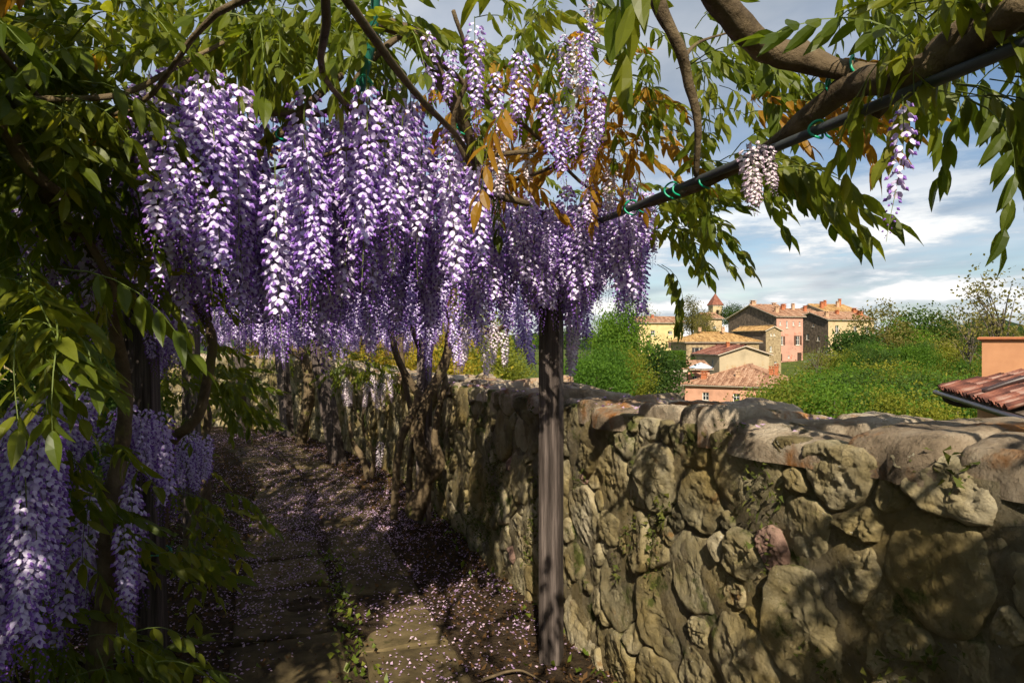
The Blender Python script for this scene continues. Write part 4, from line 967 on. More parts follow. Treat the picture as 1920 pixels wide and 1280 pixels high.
# dark evergreen hedge closing the left side
def leaf_quads(C, size, g, asp=0.5, up=0.0):
    "one folded quad leaf at each centre"
    n = len(C); d = g.normal(0, 1, (n, 3)); d /= np.linalg.norm(d, axis=1)[:, None]
    e = g.normal(0, 1, (n, 3)); e[:, 2] += up; e -= d * (e * d).sum(1)[:, None]; e /= np.linalg.norm(e, axis=1)[:, None]
    s = size * g.uniform(.65, 1.3, (n, 1)); w_ = np.cross(d, e)
    V = np.stack([C - d * s * .5, C + e * s * asp * .5 + w_ * s * .06, C + d * s * .5, C - e * s * asp * .5 + w_ * s * .06], 1).reshape(-1, 3)
    Q = np.arange(n * 4).reshape(-1, 4)
    return V, Q
def build_hedge():
    g = np.random.RandomState(5); C = []; var = []
    while len(C) < 42000:
        y = g.uniform(-1, 13); s = s_of_y(y); z = g.uniform(0, 2.9); o = 2.75 + 0.9 * g.rand() ** 1.6 + 0.2 * mn.noise(Vector((y * 1.5, z * 1.5, 0)))
        x, yy, _, _ = wall_xy(s, o); C.append((x, yy, gz(yy) + z)); var.append(0.5 + 0.5 * mn.noise(Vector((x * 2, yy * 2, z * 2))))
    C = np.array(C); V, Q = leaf_quads(C, 0.085, g); v4 = np.repeat(np.clip(np.array(var) + g.normal(0, .2, len(C)), 0, 1), 4)
    h = empty('hedge', (-3.6, 5, 0)); tag(h, 'dense dark green hedge behind the wisteria on the far side of the path', 'hedge')
    o = obj('hedge_foliage', mesh_np('hedge_foliage', V - np.array([-3.6, 5, 0]), [(Q, 0)], [M['cr_dark']], False, {'var': v4}), h, 'stuff')
    for k in range(9):
        y = -0.5 + k * 1.5; x, yy, _, _ = wall_xy(s_of_y(y), 3.3); mb = MB()
        tube(mb, [(x + 3.6, yy - 5, gz(yy) - .1), (x + 3.65, yy - 5.05, 1.0), (x + 3.5, yy - 4.9, 2.2)], .04, .015, 4, 7); mb.build('stem', M['bark_dark'], h, True)
build_hedge()

# ------------------------------------------------------------------ village across the valley
def plaster(name, base, stain, sc_=0.5): return surf_mat(name, [(0.25, tuple(x * .6 for x in base)), (0.48, base), (0.8, tuple(min(1, x * 1.2) for x in base))], scale=sc_, detail=9, rough=0.95, bump=0.3, bscale=4, bdist=0.05, patch=(stain, 0.55, 0.58), spec=0.1)
M['pl_pink'] = plaster('pink_plaster', (0.50, 0.27, 0.20), (0.42, 0.15, 0.09))
M['pl_rose'] = plaster('rose_plaster', (0.54, 0.29, 0.19), (0.40, 0.17, 0.08))
M['pl_cream'] = plaster('cream_plaster', (0.50, 0.38, 0.22), (0.32, 0.19, 0.10))
M['pl_grey'] = plaster('grey_cream_plaster', (0.42, 0.34, 0.22), (0.40, 0.24, 0.11))
M['pl_yellow'] = plaster('yellow_plaster', (0.60, 0.46, 0.22), (0.45, 0.32, 0.15))
M['pl_orange'] = surf_mat('orange_render', [(0.3, (0.42, 0.20, 0.10)), (0.7, (0.52, 0.26, 0.13))], scale=2, detail=8, rough=0.9, bump=0.25, bscale=40, bdist=0.01)
M['field_stone'] = surf_mat('field_stone_masonry', [(0.28, (0.11, 0.08, 0.045)), (0.45, (0.28, 0.21, 0.12)), (0.6, (0.38, 0.29, 0.17)), (0.8, (0.48, 0.38, 0.24))], scale=2.6, detail=6, rough=0.95, bump=0.8, bscale=3.5, bdist=0.08, spec=0.1)
M['dark_stone'] = surf_mat('dark_masonry', [(0.28, (0.06, 0.05, 0.04)), (0.5, (0.15, 0.115, 0.085)), (0.75, (0.26, 0.20, 0.15))], scale=1.6, detail=8, rough=0.95, bump=0.8, bscale=3, bdist=0.08, spec=0.1)  # dark stone; on house sides its tone also stands for shade
M['tile'] = surf_mat('clay_tile', [(0.25, (0.10, 0.055, 0.035)), (0.42, (0.24, 0.125, 0.075)), (0.58, (0.36, 0.21, 0.13)), (0.78, (0.48, 0.33, 0.23))], scale=3.2, detail=5, rough=0.92, bump=0.2, var='attr', varamt=0.3, spec=0.1)
M['tile_ochre'] = surf_mat('ochre_clay_tile', [(0.25, (0.12, 0.07, 0.03)), (0.42, (0.29, 0.165, 0.065)), (0.58, (0.42, 0.26, 0.105)), (0.78, (0.55, 0.37, 0.18))], scale=3.2, detail=5, rough=0.92, bump=0.2, var='attr', varamt=0.3, spec=0.1)
M['tile_red'] = surf_mat('red_clay_tile', [(0.25, (0.06, 0.026, 0.02)), (0.45, (0.15, 0.055, 0.038)), (0.6, (0.25, 0.095, 0.06)), (0.8, (0.36, 0.23, 0.18))], scale=5, detail=6, rough=0.85, bump=0.3, var='attr', varamt=0.45, spec=0.2)
M['brick_red'] = plain('chimney_brick', (0.42, 0.15, 0.07), .9, .1)
M['brick_pale'] = plain('chimney_plaster', (0.50, 0.32, 0.2), .9, .1)
M['trim'] = plain('pale_stone_trim', (0.62, 0.54, 0.42), .9, .1)
M['white_frame'] = plain('white_window_frame', (0.72, 0.70, 0.64), .6)
M['shutter'] = plain('brown_shutter', (0.11, 0.055, 0.035), .7)
M['shutter_g'] = plain('dark_shutter', (0.05, 0.045, 0.04), .7)
M['glass'] = surf_mat('window_glass', [(0.3, (0.015, 0.018, 0.02)), (0.7, (0.03, 0.034, 0.04))], scale=2, rough=0.12, bump=0, spec=0.5)
M['door'] = plain('dark_wood_door', (0.06, 0.035, 0.025), .7)
M['gutter'] = plain('brown_metal_gutter', (0.045, 0.025, 0.022), .4, .5)
M['canvas'] = plain('pale_blue_canvas', (0.50, 0.58, 0.68), .8)
M['red_cloth'] = plain('red_cloth', (0.5, 0.03, 0.04), .8)

def tiled_slope(mb, varl, O, U, Wd, width, vmin, vmax, nrm, period=0.26, amp=0.055, course=0.42, g=None, m=0):
    """corrugated slope: O eave origin, U unit along the eave, Wd unit up the slope, vmin/vmax(u) limits"""
    ncol = int(width / period) * 4 + 1; us = np.linspace(0, width, ncol)
    rows = 9; V = []
    colvar = {}
    for i, u in enumerate(us):
        a, b = vmin(u), max(vmin(u) + 0.01, vmax(u))
        h0 = amp * (abs(math.sin(math.pi * u / period)) ** 0.7)
        for j in range(rows):
            v = a + (b - a) * j / (rows - 1)
            h = h0 + 0.03 * mn.noise(Vector((u * 0.9, v * 0.9, O[0])))
            V.append(np.array(O) + np.array(U) * u + np.array(Wd) * v + np.array(nrm) * h)
            ci = (int(u / period), j // 2)
            if ci not in colvar: colvar[ci] = g.rand()
            varl.append(colvar[ci])
    Q = [(i * rows + j, (i + 1) * rows + j, (i + 1) * rows + j + 1, i * rows + j + 1) for i in range(ncol - 1) for j in range(rows - 1)]
    mb.addA(np.array(V), np.array(Q), m)

def wall_panel(mb, O, U, w_, h, holes, nrm, depth=0.22, top=None, m=0):
    "wall with real openings; O lower left, U along, z up; nrm outward"
    O = np.array(O, float); U = np.array(U, float); nrm = np.array(nrm, float); Z = np.array([0, 0, 1.0])
    us = sorted({0, w_} | {a for a, b, c, d in holes} | {a + c for a, b, c, d in holes}); vs = sorted({0, h} | {b for a, b, c, d in holes} | {b + d for a, b, c, d in holes})
    P = lambda u, v, k=0: O + U * u + Z * v - nrm * k
    for i in range(len(us) - 1):
        for j in range(len(vs) - 1):
            cu, cv = (us[i] + us[i + 1]) / 2, (vs[j] + vs[j + 1]) / 2
            if any(a < cu < a + c and b < cv < b + d for a, b, c, d in holes): continue
            mb.quad(P(us[i], vs[j]), P(us[i + 1], vs[j]), P(us[i + 1], vs[j + 1]), P(us[i], vs[j + 1]), m)
    for a, b, c, d in holes:
        mb.quad(P(a, b), P(a + c, b), P(a + c, b, depth), P(a, b, depth), m); mb.quad(P(a, b + d), P(a, b + d, depth), P(a + c, b + d, depth), P(a + c, b + d), m)
        mb.quad(P(a, b), P(a, b, depth), P(a, b + d, depth), P(a, b + d), m); mb.quad(P(a + c, b), P(a + c, b + d), P(a + c, b + d, depth), P(a + c, b, depth), m)
    if top: mb.add([P(0, h), P(w_, h), P(top[0], top[1])], [(0, 1, 2)], m)

def box_on(O, U, nrm, u0, u1, v0, v1, k0, k1):
    "oriented box on a wall plane, k = distance out from the wall"
    O = np.array(O, float); U = np.array(U, float); nrm = np.array(nrm, float); Z = np.array([0, 0, 1.0]); V = []
    for u in (u0, u1):
        for k in (k0, k1):
            for v in (v0, v1): V.append(O + U * u + Z * v + nrm * k)
    return V, [(0, 1, 3, 2), (4, 6, 7, 5), (0, 4, 5, 1), (2, 3, 7, 6), (0, 2, 6, 4), (1, 5, 7, 3)]

def house(label, corner, rz, w_, dep, h, roof_kind, pitch, wall_m, tile_m, front=(), left=(), right=(), chim=(), ov=0.45, side_m=None, name='house', extra_depth=6.0, frame='white_frame', ridge_at=0.5):
    """corner = front left foot at eave height minus h; windows: (u, v, w, h, kind) kind w plain, s shutters, d door, o open dark"""
    H = empty(name, corner, rz); tag(H, label, 'house', 'village houses'); g = np.random.RandomState(abs(hash(label)) % 1000 if False else len(label) * 7 % 997)
    tp = math.tan(R(pitch))
    planes = {'f': ((0, 0, 0), (1, 0, 0), (0, -1, 0), w_, front), 'l': ((0, dep, 0), (0, -1, 0), (-1, 0, 0), dep, left), 'r': ((w_, 0, 0), (0, 1, 0), (1, 0, 0), dep, right), 'b': ((w_, dep, 0), (-1, 0, 0), (0, 1, 0), w_, ())}
    for key, (O, U, nn, ww, wins) in planes.items():
        top = None
        if roof_kind == 'gable_x' and key in 'lr': top = (dep * (ridge_at if key == 'r' else 1 - ridge_at), h + tp * dep * .5)
        if roof_kind == 'gable_y' and key in 'fb': top = (w_ * (ridge_at if key == 'f' else 1 - ridge_at), h + tp * w_ * .5)
        if roof_kind == 'hip_front' and key == 'b': top = (w_ * .5, h + tp * w_ * .5)
        target = MB()
        wall_panel(target, O, U, ww, h, [t[:4] for t in wins], nn, top=top)
        O2 = (O[0], O[1], O[2] - extra_depth); target.quad(*[tuple(np.array(O2) + np.array(U) * a + np.array([0, 0, b])) for a, b in ((0, 0), (ww, 0), (ww, extra_depth), (0, extra_depth))])
        target.build('wall' if key == 'f' else ('rear_wall' if key == 'b' else 'side_wall'), M[side_m if side_m and key in 'lr' else wall_m], H)
        for (u, v, a, b, kind) in wins:
            fb = MB(); t = .07 if kind != 'd' else .05
            pan = [(u, u + a, v, v + t), (u, u + a, v + b - t, v + b), (u, u + t, v + t, v + b - t), (u + a - t, u + a, v + t, v + b - t)]
            if kind in 'ws': pan += [(u + a / 2 - .03, u + a / 2 + .03, v + t, v + b - t), (u + t, u + a / 2 - .03, v + b * .55, v + b * .55 + .04), (u + a / 2 + .03, u + a - t, v + b * .55, v + b * .55 + .04)]
            for q in pan: fb.add(*box_on(O, U, nn, *q, -.16, -.10))
            wo = fb.build('door' if kind == 'd' else 'window', M['door' if kind == 'd' else frame], H)
            pb = MB(); pb.add(*box_on(O, U, nn, u + .01, u + a - .01, v + .01, v + b - .01, -.19, -.165)); pb.build('pane' if kind != 'd' else 'panel', M['glass' if kind != 'd' else 'door'], wo)
            if kind != 'd':
                sb = MB(); sb.add(*box_on(O, U, nn, u - .12, u + a + .12, v - .12, v - .003, 0.002, .08)); sb.build('sill', M['trim'], wo)
            if kind == 's':
                for q in ((u - a * .52, u - .02), (u + a + .02, u + a * 1.52)):
                    sh = MB(); sh.add(*box_on(O, U, nn, q[0], q[1], v - .02, v + b + .02, .004, .05))
                    for z_ in np.arange(v + .1, v + b - .1, .18): sh.add(*box_on(O, U, nn, q[0] + .06, q[1] - .06, z_, z_ + .1, .05, .065))
                    sh.build('shutter', M['shutter'], H)
            if kind == 'S':
                for q in ((u - a * .52, u - .02), (u + a + .02, u + a * 1.52)):
                    sh = MB(); sh.add(*box_on(O, U, nn, q[0], q[1], v - .02, v + b + .02, .004, .05)); sh.build('shutter', M['shutter_g'], H)
    rb = MB(); var = []; c, s_ = math.cos(R(pitch)), math.sin(R(pitch))
    def slope(O, U, W2, width, vmin, vmax):
        W3 = np.array([W2[0] * c, W2[1] * c, s_]); nn = np.array([-W2[0] * s_, -W2[1] * s_, c]); tiled_slope(rb, var, np.array(O) + nn * .06, U, W3, width, vmin, vmax, nn, g=g)
        # boarding under the tiles
        us = np.linspace(0, width, 9); V = []
        for u in us:
            for v in (vmin(u), max(vmin(u) + .01, vmax(u))): V += [np.array(O) + np.array(U) * u + W3 * v + nn * .05, np.array(O) + np.array(U) * u + W3 * v - nn * .05]
        Q = []
        for i in range(len(us) - 1):
            a = i * 4; Q += [(a + 1, a + 3, a + 7, a + 5), (a, a + 1, a + 5, a + 4), (a + 2, a + 6, a + 7, a + 3)]
        Q += [(0, 2, 3, 1), (32, 33, 35, 34)]
        rb.addA(np.array(V), np.array(Q), 1); var.extend([.5] * len(V))
    ez = h - ov * tp
    z0 = lambda u: 0.0
    if roof_kind == 'gable_x':
        Lf = (dep * .5 + ov) / c
        slope((-ov, -ov, ez), (1, 0, 0), (0, 1), w_ + 2 * ov, z0, lambda u: Lf); slope((w_ + ov, dep + ov, ez), (-1, 0, 0), (0, -1), w_ + 2 * ov, z0, lambda u: Lf)
        rid = [((-ov, dep / 2, h + tp * dep / 2 + .1), (w_ + ov, dep / 2, h + tp * dep / 2 + .1))]
    elif roof_kind == 'gable_y':
        Lf = (w_ * .5 + ov) / c
        slope((-ov, dep + ov, ez), (0, -1, 0), (1, 0), dep + 2 * ov, z0, lambda u: Lf); slope((w_ + ov, -ov, ez), (0, 1, 0), (-1, 0), dep + 2 * ov, z0, lambda u: Lf)
        rid = [((w_ / 2, -ov, h + tp * w_ / 2 + .1), (w_ / 2, dep + ov, h + tp * w_ / 2 + .1))]
    elif roof_kind == 'hip':
        hw = dep / 2 + ov; Wt, Dt = w_ + 2 * ov, dep + 2 * ov
        f1 = lambda W_: (lambda u: min(u, W_ - u, hw) / c)
        slope((-ov, -ov, ez), (1, 0, 0), (0, 1), Wt, z0, f1(Wt)); slope((w_ + ov, dep + ov, ez), (-1, 0, 0), (0, -1), Wt, z0, f1(Wt))
        slope((-ov, dep + ov, ez), (0, -1, 0), (1, 0), Dt, z0, f1(Dt)); slope((w_ + ov, -ov, ez), (0, 1, 0), (-1, 0), Dt, z0, f1(Dt))
        zr = ez + hw * tp + .1; a, b = (-ov + hw, dep / 2, zr), (w_ + ov - hw, dep / 2, zr)
        rid = [(a, b)] + [(p, (x, y, ez + .1)) for p, x, y in ((a, -ov, -ov), (a, -ov, dep + ov), (b, w_ + ov, -ov), (b, w_ + ov, dep + ov))]
    elif roof_kind == 'hip_front':
        hw = w_ / 2 + ov; Wt, Dt = w_ + 2 * ov, dep + 2 * ov
        slope((-ov, -ov, ez), (1, 0, 0), (0, 1), Wt, z0, lambda u: min(u, Wt - u) / c)
        slope((-ov, dep + ov, ez), (0, -1, 0), (1, 0), Dt, z0, lambda u: min(hw, Dt - u) / c); slope((w_ + ov, -ov, ez), (0, 1, 0), (-1, 0), Dt, z0, lambda u: min(hw, u) / c)
        zr = ez + hw * tp + .1; a = (w_ / 2, -ov + hw, zr)
        rid = [(a, (w_ / 2, dep + ov, zr)), (a, (-ov, -ov, ez + .1)), (a, (w_ + ov, -ov, ez + .1))]
    else:   # shed, high at the back
        slope((-ov, -ov, ez), (1, 0, 0), (0, 1), w_ + 2 * ov, z0, lambda u: (dep + 2 * ov) / c); rid = []
    for a, b in rid:
        n0 = rb.n; P = np.linspace(a, b, 14); P[:, 2] += np.tile([0, .03], 7)
        V, Q, T3 = tube_np(P, np.full(14, .12), 6, cap=False); rb.add(V, Q, 0); var.extend(np.repeat(g.rand(14), 6))
    me = rb.mesh('roof', [M[tile_m], M['trim']], False, {'var': var}); ro = obj('roof', me, H)
    for (x, y, zb, cw, ch, mm) in chim:
        ch -= .75; cw *= .85
        cb = MB(); cb.box(x - cw / 2, x + cw / 2, y - cw * .4, y + cw * .4, zb, zb + ch)
        cb.box(x - cw * .62, x + cw * .62, y - cw * .52, y + cw * .52, zb + ch + .002, zb + ch + .12)
        for q in (-.3, .3): cb.box(x + cw * q - .07, x + cw * q + .07, y - cw * .3, y + cw * .3, zb + ch + .122, zb + ch + .32)
        cb.box(x - cw * .6, x + cw * .6, y - cw * .5, y + cw * .5, zb + ch + .322, zb + ch + .42)
        cb.build('chimney', M[mm], ro)
    return H

def foot(X, Y, d, h): p = at(X, Y, d); p.z -= h; return p     # eave seen at X, Y
# lowest rose house: hip end towards us
house('low rose house with brown tiled hip roof, nearest below the garden wall', foot(1284, 719, 86, 4.2), R(-30), 12.6, 9.5, 4.2, 'hip_front', 19, 'pl_rose', 'tile',
      front=((2.2, 2.2, .8, 1.0, 'w'), (5.9, 2.2, .8, 1.0, 'w'), (9.7, 2.0, .85, 1.2, 'w')), right=((1.2, 0.6, .5, .6, 'w'),),
      chim=((2.0, 1.6, 4.2, .75, 1.9, 'brick_red'), (6.0, 2.4, 4.6, .6, 1.6, 'brick_pale'), (9.8, 3.2, 5.0, .6, 1.8, 'brick_red'), (9.9, 6.4, 5.2, .55, 1.8, 'brick_red')))
house('plain grey cream house with gable wall and one window, behind the rose house', foot(1349, 664, 97, 6.5), R(9), 7.6, 8.5, 6.5, 'gable_y', 17, 'pl_grey', 'tile_red',
      front=((4.3, 3.7, .75, 1.35, 'w'),), left=((3.0, 3.5, .6, .9, 'w'), (6.0, 4.5, .5, 1.2, 'w')), chim=((3.0, 3.5, 7.0, .5, 1.6, 'brick_red'), (5.6, 5.5, 6.6, .5, 1.7, 'brick_pale')))
house('stone house with ochre tiled hip roof and dark shutters', foot(1287, 640, 106, 6.8), R(4), 11.6, 8.0, 6.8, 'hip', 19, 'field_stone', 'tile_ochre',
      front=((1.3, 4.9, .8, .95, 'S'), (4.5, 4.9, .9, .95, 'S'), (9.2, 4.9, .8, .95, 'S'), (1.25, 2.2, .85, 1.4, 'S')), chim=((7.0, 3.0, 8.2, .5, 1.3, 'brick_pale'), (3.5, 4.0, 8.4, .5, 1.0, 'brick_pale')))
house('narrow tall stone house with a gable and ochre roof, touching the pink house', foot(1436, 619, 111, 9.5), R(16), 2.9, 9.0, 9.5, 'gable_y', 24, 'field_stone', 'tile_ochre',
      front=((.75, 6.0, .4, .9, 'w'), (1.6, 3.6, .45, .8, 'w'), (.9, 8.6, .22, .4, 'w'), (1.5, 8.6, .22, .4, 'w'), (1.4, 1.1, .5, 1.0, 'w')), side_m='dark_stone', ov=.3)  # side walls coloured darker than the front for their shade
house('tall pink house with dark stone gable side and peeling paint', foot(1456, 592, 124, 8.2), R(15), 5.6, 15.5, 8.2, 'gable_x', 17, 'pl_pink', 'tile',
      front=((.6, 6.5, .35, .7, 'w'), (2.0, 6.0, .42, 1.3, 'w'), (3.4, 6.5, .35, .7, 'w'), (4.7, 6.4, .4, .8, 'w'), (.7, 2.9, .7, 1.6, 's'), (4.1, 2.9, .8, 1.7, 's'), (.5, -.6, .7, 1.9, 'd'), (4.4, -.2, .9, 1.7, 'd'), (2.4, .5, .4, .5, 'w')),
      left=((3.2, 5.2, .8, 1.5, 'w'), (11.0, 4.6, .7, 1.2, 'w')), side_m='dark_stone',  # gable side: dark stone tone includes its shade
      chim=((.4, 7.7, 10.2, 1.0, 1.6, 'brick_pale'), (1.6, 2.2, 8.8, .8, 1.6, 'brick_pale'), (4.4, 4.2, 9.2, .7, 1.7, 'brick_red'), (5.0, 7.6, 10.4, .9, 1.0, 'brick_pale')))
house('old cream house with patchy plaster and dark side wall, beyond the pink house', foot(1553, 598, 131, 9.0), R(15), 10.6, 9.5, 9.0, 'gable_x', 17, 'pl_cream', 'tile',
      front=((1.6, 6.3, .8, 1.5, 'w'), (5.8, 6.2, .8, 1.5, 'w'), (8.6, 6.2, .8, 1.5, 'w'), (1.7, 2.9, .8, 1.2, 'w'), (6.0, 2.6, .8, 1.2, 'w'), (8.8, 2.6, .8, 1.2, 'w')),
      left=((3.2, 5.0, .8, 1.3, 'w'), (6.4, 4.8, .7, 1.0, 'w'), (5.0, 7.6, .5, .5, 'w')), side_m='dark_stone',  # side wall colour darkened in place of shade
      chim=((.6, 1.2, 9.3, .8, 1.6, 'brick_pale'), (5.0, 3.5, 9.8, .7, 1.5, 'brick_red'), (9.6, 2.6, 9.6, 1.1, 1.6, 'brick_red'), (10.2, 4.8, 10.0, .9, 1.8, 'brick_red')))
house('upper house of which only the tall ochre roof and chimneys show', foot(1548, 583, 146, 8.0), R(15), 8.6, 10.0, 8.0, 'gable_x', 18, 'pl_cream', 'tile_ochre',
      chim=((.7, 2.0, 8.6, .8, 1.9, 'brick_red'), (2.8, 3.6, 9.1, .6, 1.8, 'brick_red'), (5.6, 3.0, 9.0, .7, 1.7, 'brick_pale'), (7.0, 4.0, 9.5, .6, 1.8, 'brick_red')))
house('long low tiled roof between the pink and the upper house', foot(1472, 588, 142, 8.0), R(15), 9.0, 8.0, 8.0, 'gable_x', 16, 'pl_cream', 'tile', chim=((1.2, 2.0, 8.6, .8, 1.9, 'brick_red'), (4.2, 3.0, 8.9, .7, 1.8, 'brick_pale'), (6.4, 2.0, 8.6, .7, 1.6, 'brick_red')))
house('yellow plastered house with long tiled roof behind the trees', foot(1198, 604, 136, 5.6), R(10), 9.4, 7.5, 5.6, 'gable_x', 17, 'pl_yellow', 'tile', front=((6.2, 3.2, .85, .7, 'w'), (6.2, .4, .9, 1.6, 'd'), (2.5, 3.0, .9, 1.0, 'w'), (1.6, .2, .9, 1.8, 'd')), chim=((4, 3.0, 6.4, .6, 1.2, 'brick_red'),))
house('small house with patchy pale wall below the bell tower', foot(1328, 596, 140, 5.0), R(10), 3.0, 7.0, 5.0, 'gable_x', 17, 'pl_cream', 'tile', front=((1.0, 2.5, .7, .9, 'w'),))
house('little lean-to with tiled roof beside the terrace, left of the rose house roof', foot(1282, 691, 93, 2.6), R(4), 3.6, 3.0, 2.6, 'shed', 16, 'pl_rose', 'tile', front=((1.2, .8, .7, .8, 'w'),))

def bell_tower():
    p = at(1341, 574, 172); T = empty('bell_tower', (p.x, p.y, p.z - 14), R(12)); tag(T, 'slim bell tower with pointed red tile spire', 'tower')
    a = 1.25; mb = MB()
    for O, U, nn in (((-a, -a, 0), (1, 0, 0), (0, -1, 0)), ((a, -a, 0), (0, 1, 0), (1, 0, 0)), ((a, a, 0), (-1, 0, 0), (0, 1, 0)), ((-a, a, 0), (0, -1, 0), (-1, 0, 0))): wall_panel(mb, O, U, 2 * a, 14, [(.85, 11.6, .8, 1.4)], nn, depth=.4)
    mb.build('shaft', M['pl_cream'], T)
    mb = MB(); mb.box(-a - .15, a + .15, -a - .15, a + .15, 14.0, 14.25); mb.box(-a - .08, a + .08, -a - .08, a + .08, 10.9, 11.1); mb.build('cornice', M['trim'], T)
    V = []; rows = 6; n = 24; var = []
    for i in range(rows):
        t = i / (rows - 1); r = (a + .3) * (1 - t) + .02
        for k in range(n):
            q = k / n * 4; sd = int(q); f = q - sd; cs = [(-1, -1), (1, -1), (1, 1), (-1, 1), (-1, -1)]
            V.append(((cs[sd][0] * (1 - f) + cs[sd + 1][0] * f) * r * (1 + .03 * (k % 2)), (cs[sd][1] * (1 - f) + cs[sd + 1][1] * f) * r * (1 + .03 * (k % 2)), 14.252 + t * 3.0)); var.append(.6)
    Q = [(i * n + k, i * n + (k + 1) % n, (i + 1) * n + (k + 1) % n, (i + 1) * n + k) for i in range(rows - 1) for k in range(n)]
    obj('spire', mesh_np('spire', V, [(Q, 0)], [M['tile_red']], False, {'var': var}), T)
    mb = MB(); tube(mb, [(0, 0, 17.2), (0, 0, 17.9)], .03, .03, 2, 5, 0); mb.build('finial', M['gutter'], T)
    mb = MB(); P = [(0, 0, 12.6), (0, 0, 12.4), (0, 0, 12.1), (0, 0, 11.9)]; V, Q, T3 = tube_np(P, [.08, .22, .27, .36], 10); mb.add(V, Q + T3); mb.build('bell', M['gutter'], T, True)
bell_tower()

def terrace():
    p = at(1216, 697, 92); q = at(1290, 697, 92); t = empty('terrace_wall', (p.x, p.y, p.z - 5)); tag(t, 'grey stone retaining wall under the dark clipped hedge', 'wall')
    mb = MB(); L = q.x - p.x; n = 22; V = []
    for i in range(n):
        for j in range(9):
            u, v = L * i / (n - 1), 5.0 * j / 8; V.append((u, .05 * mn.noise(Vector((u * 1.4, v * 1.4, 0))), v))
    mb.addA(np.array(V), np.array([(i * 9 + j, (i + 1) * 9 + j, (i + 1) * 9 + j + 1, i * 9 + j + 1) for i in range(n - 1) for j in range(8)])); mb.build('face', M['dark_stone'], t)
    mb = MB(); mb.box(-.1, L + .1, -.12, .5, 5.003, 5.15); mb.build('coping', M['trim'], t)
    mb = MB(); mb.box(-.02, .45, .07, 6, 0, 5.0); mb.build('return_wall', M['dark_stone'], t)
terrace()
def umbrella():
    p = at(1314, 690, 90.5); u = empty('garden_umbrella', (p.x, p.y, p.z - 1.6)); tag(u, 'pale blue open garden umbrella behind the rose house roof', 'umbrella')
    V = [(0, 0, 2.35)]; n = 8
    for r, z in ((.8, 2.08), (1.55, 1.75), (1.55, 1.6)):
        for k in range(n): a = 2 * math.pi * k / n; V.append((r * math.cos(a), r * math.sin(a), z))
    Q = [(1 + l * n + k, 1 + l * n + (k + 1) % n, 1 + (l + 1) * n + (k + 1) % n, 1 + (l + 1) * n + k) for l in (0, 1) for k in range(n)]; T = [(0, 1 + k, 1 + (k + 1) % n) for k in range(n)]
    obj('canopy', mesh_np('canopy', V, [(Q, 0), (T, 0)], [M['canvas']]), u)
    mb = MB(); tube(mb, [(0, 0, -2), (0, 0, 2.4)], .03, .03, 3, 6, 0); mb.build('pole', M['white_frame'], u)
    p = at(1701, 655, 95); u = empty('garden_umbrella', (p.x, p.y, p.z - 1.6)); tag(u, 'closed red garden umbrella standing among the trees beyond the cream house', 'umbrella')
    mb = MB(); tube(mb, [(0, 0, .3), (0, 0, 1.0), (0, 0, 2.0), (0, 0, 2.6)], [.1, .28, .2, .03], n=3, seg=8, bump=.3); mb.build('folded_canopy', M['red_cloth'], u, True)
    mb = MB(); tube(mb, [(0, 0, -3), (0, 0, .4)], .04, .04, 3, 6, 0); mb.build('pole', M['white_frame'], u)
umbrella()

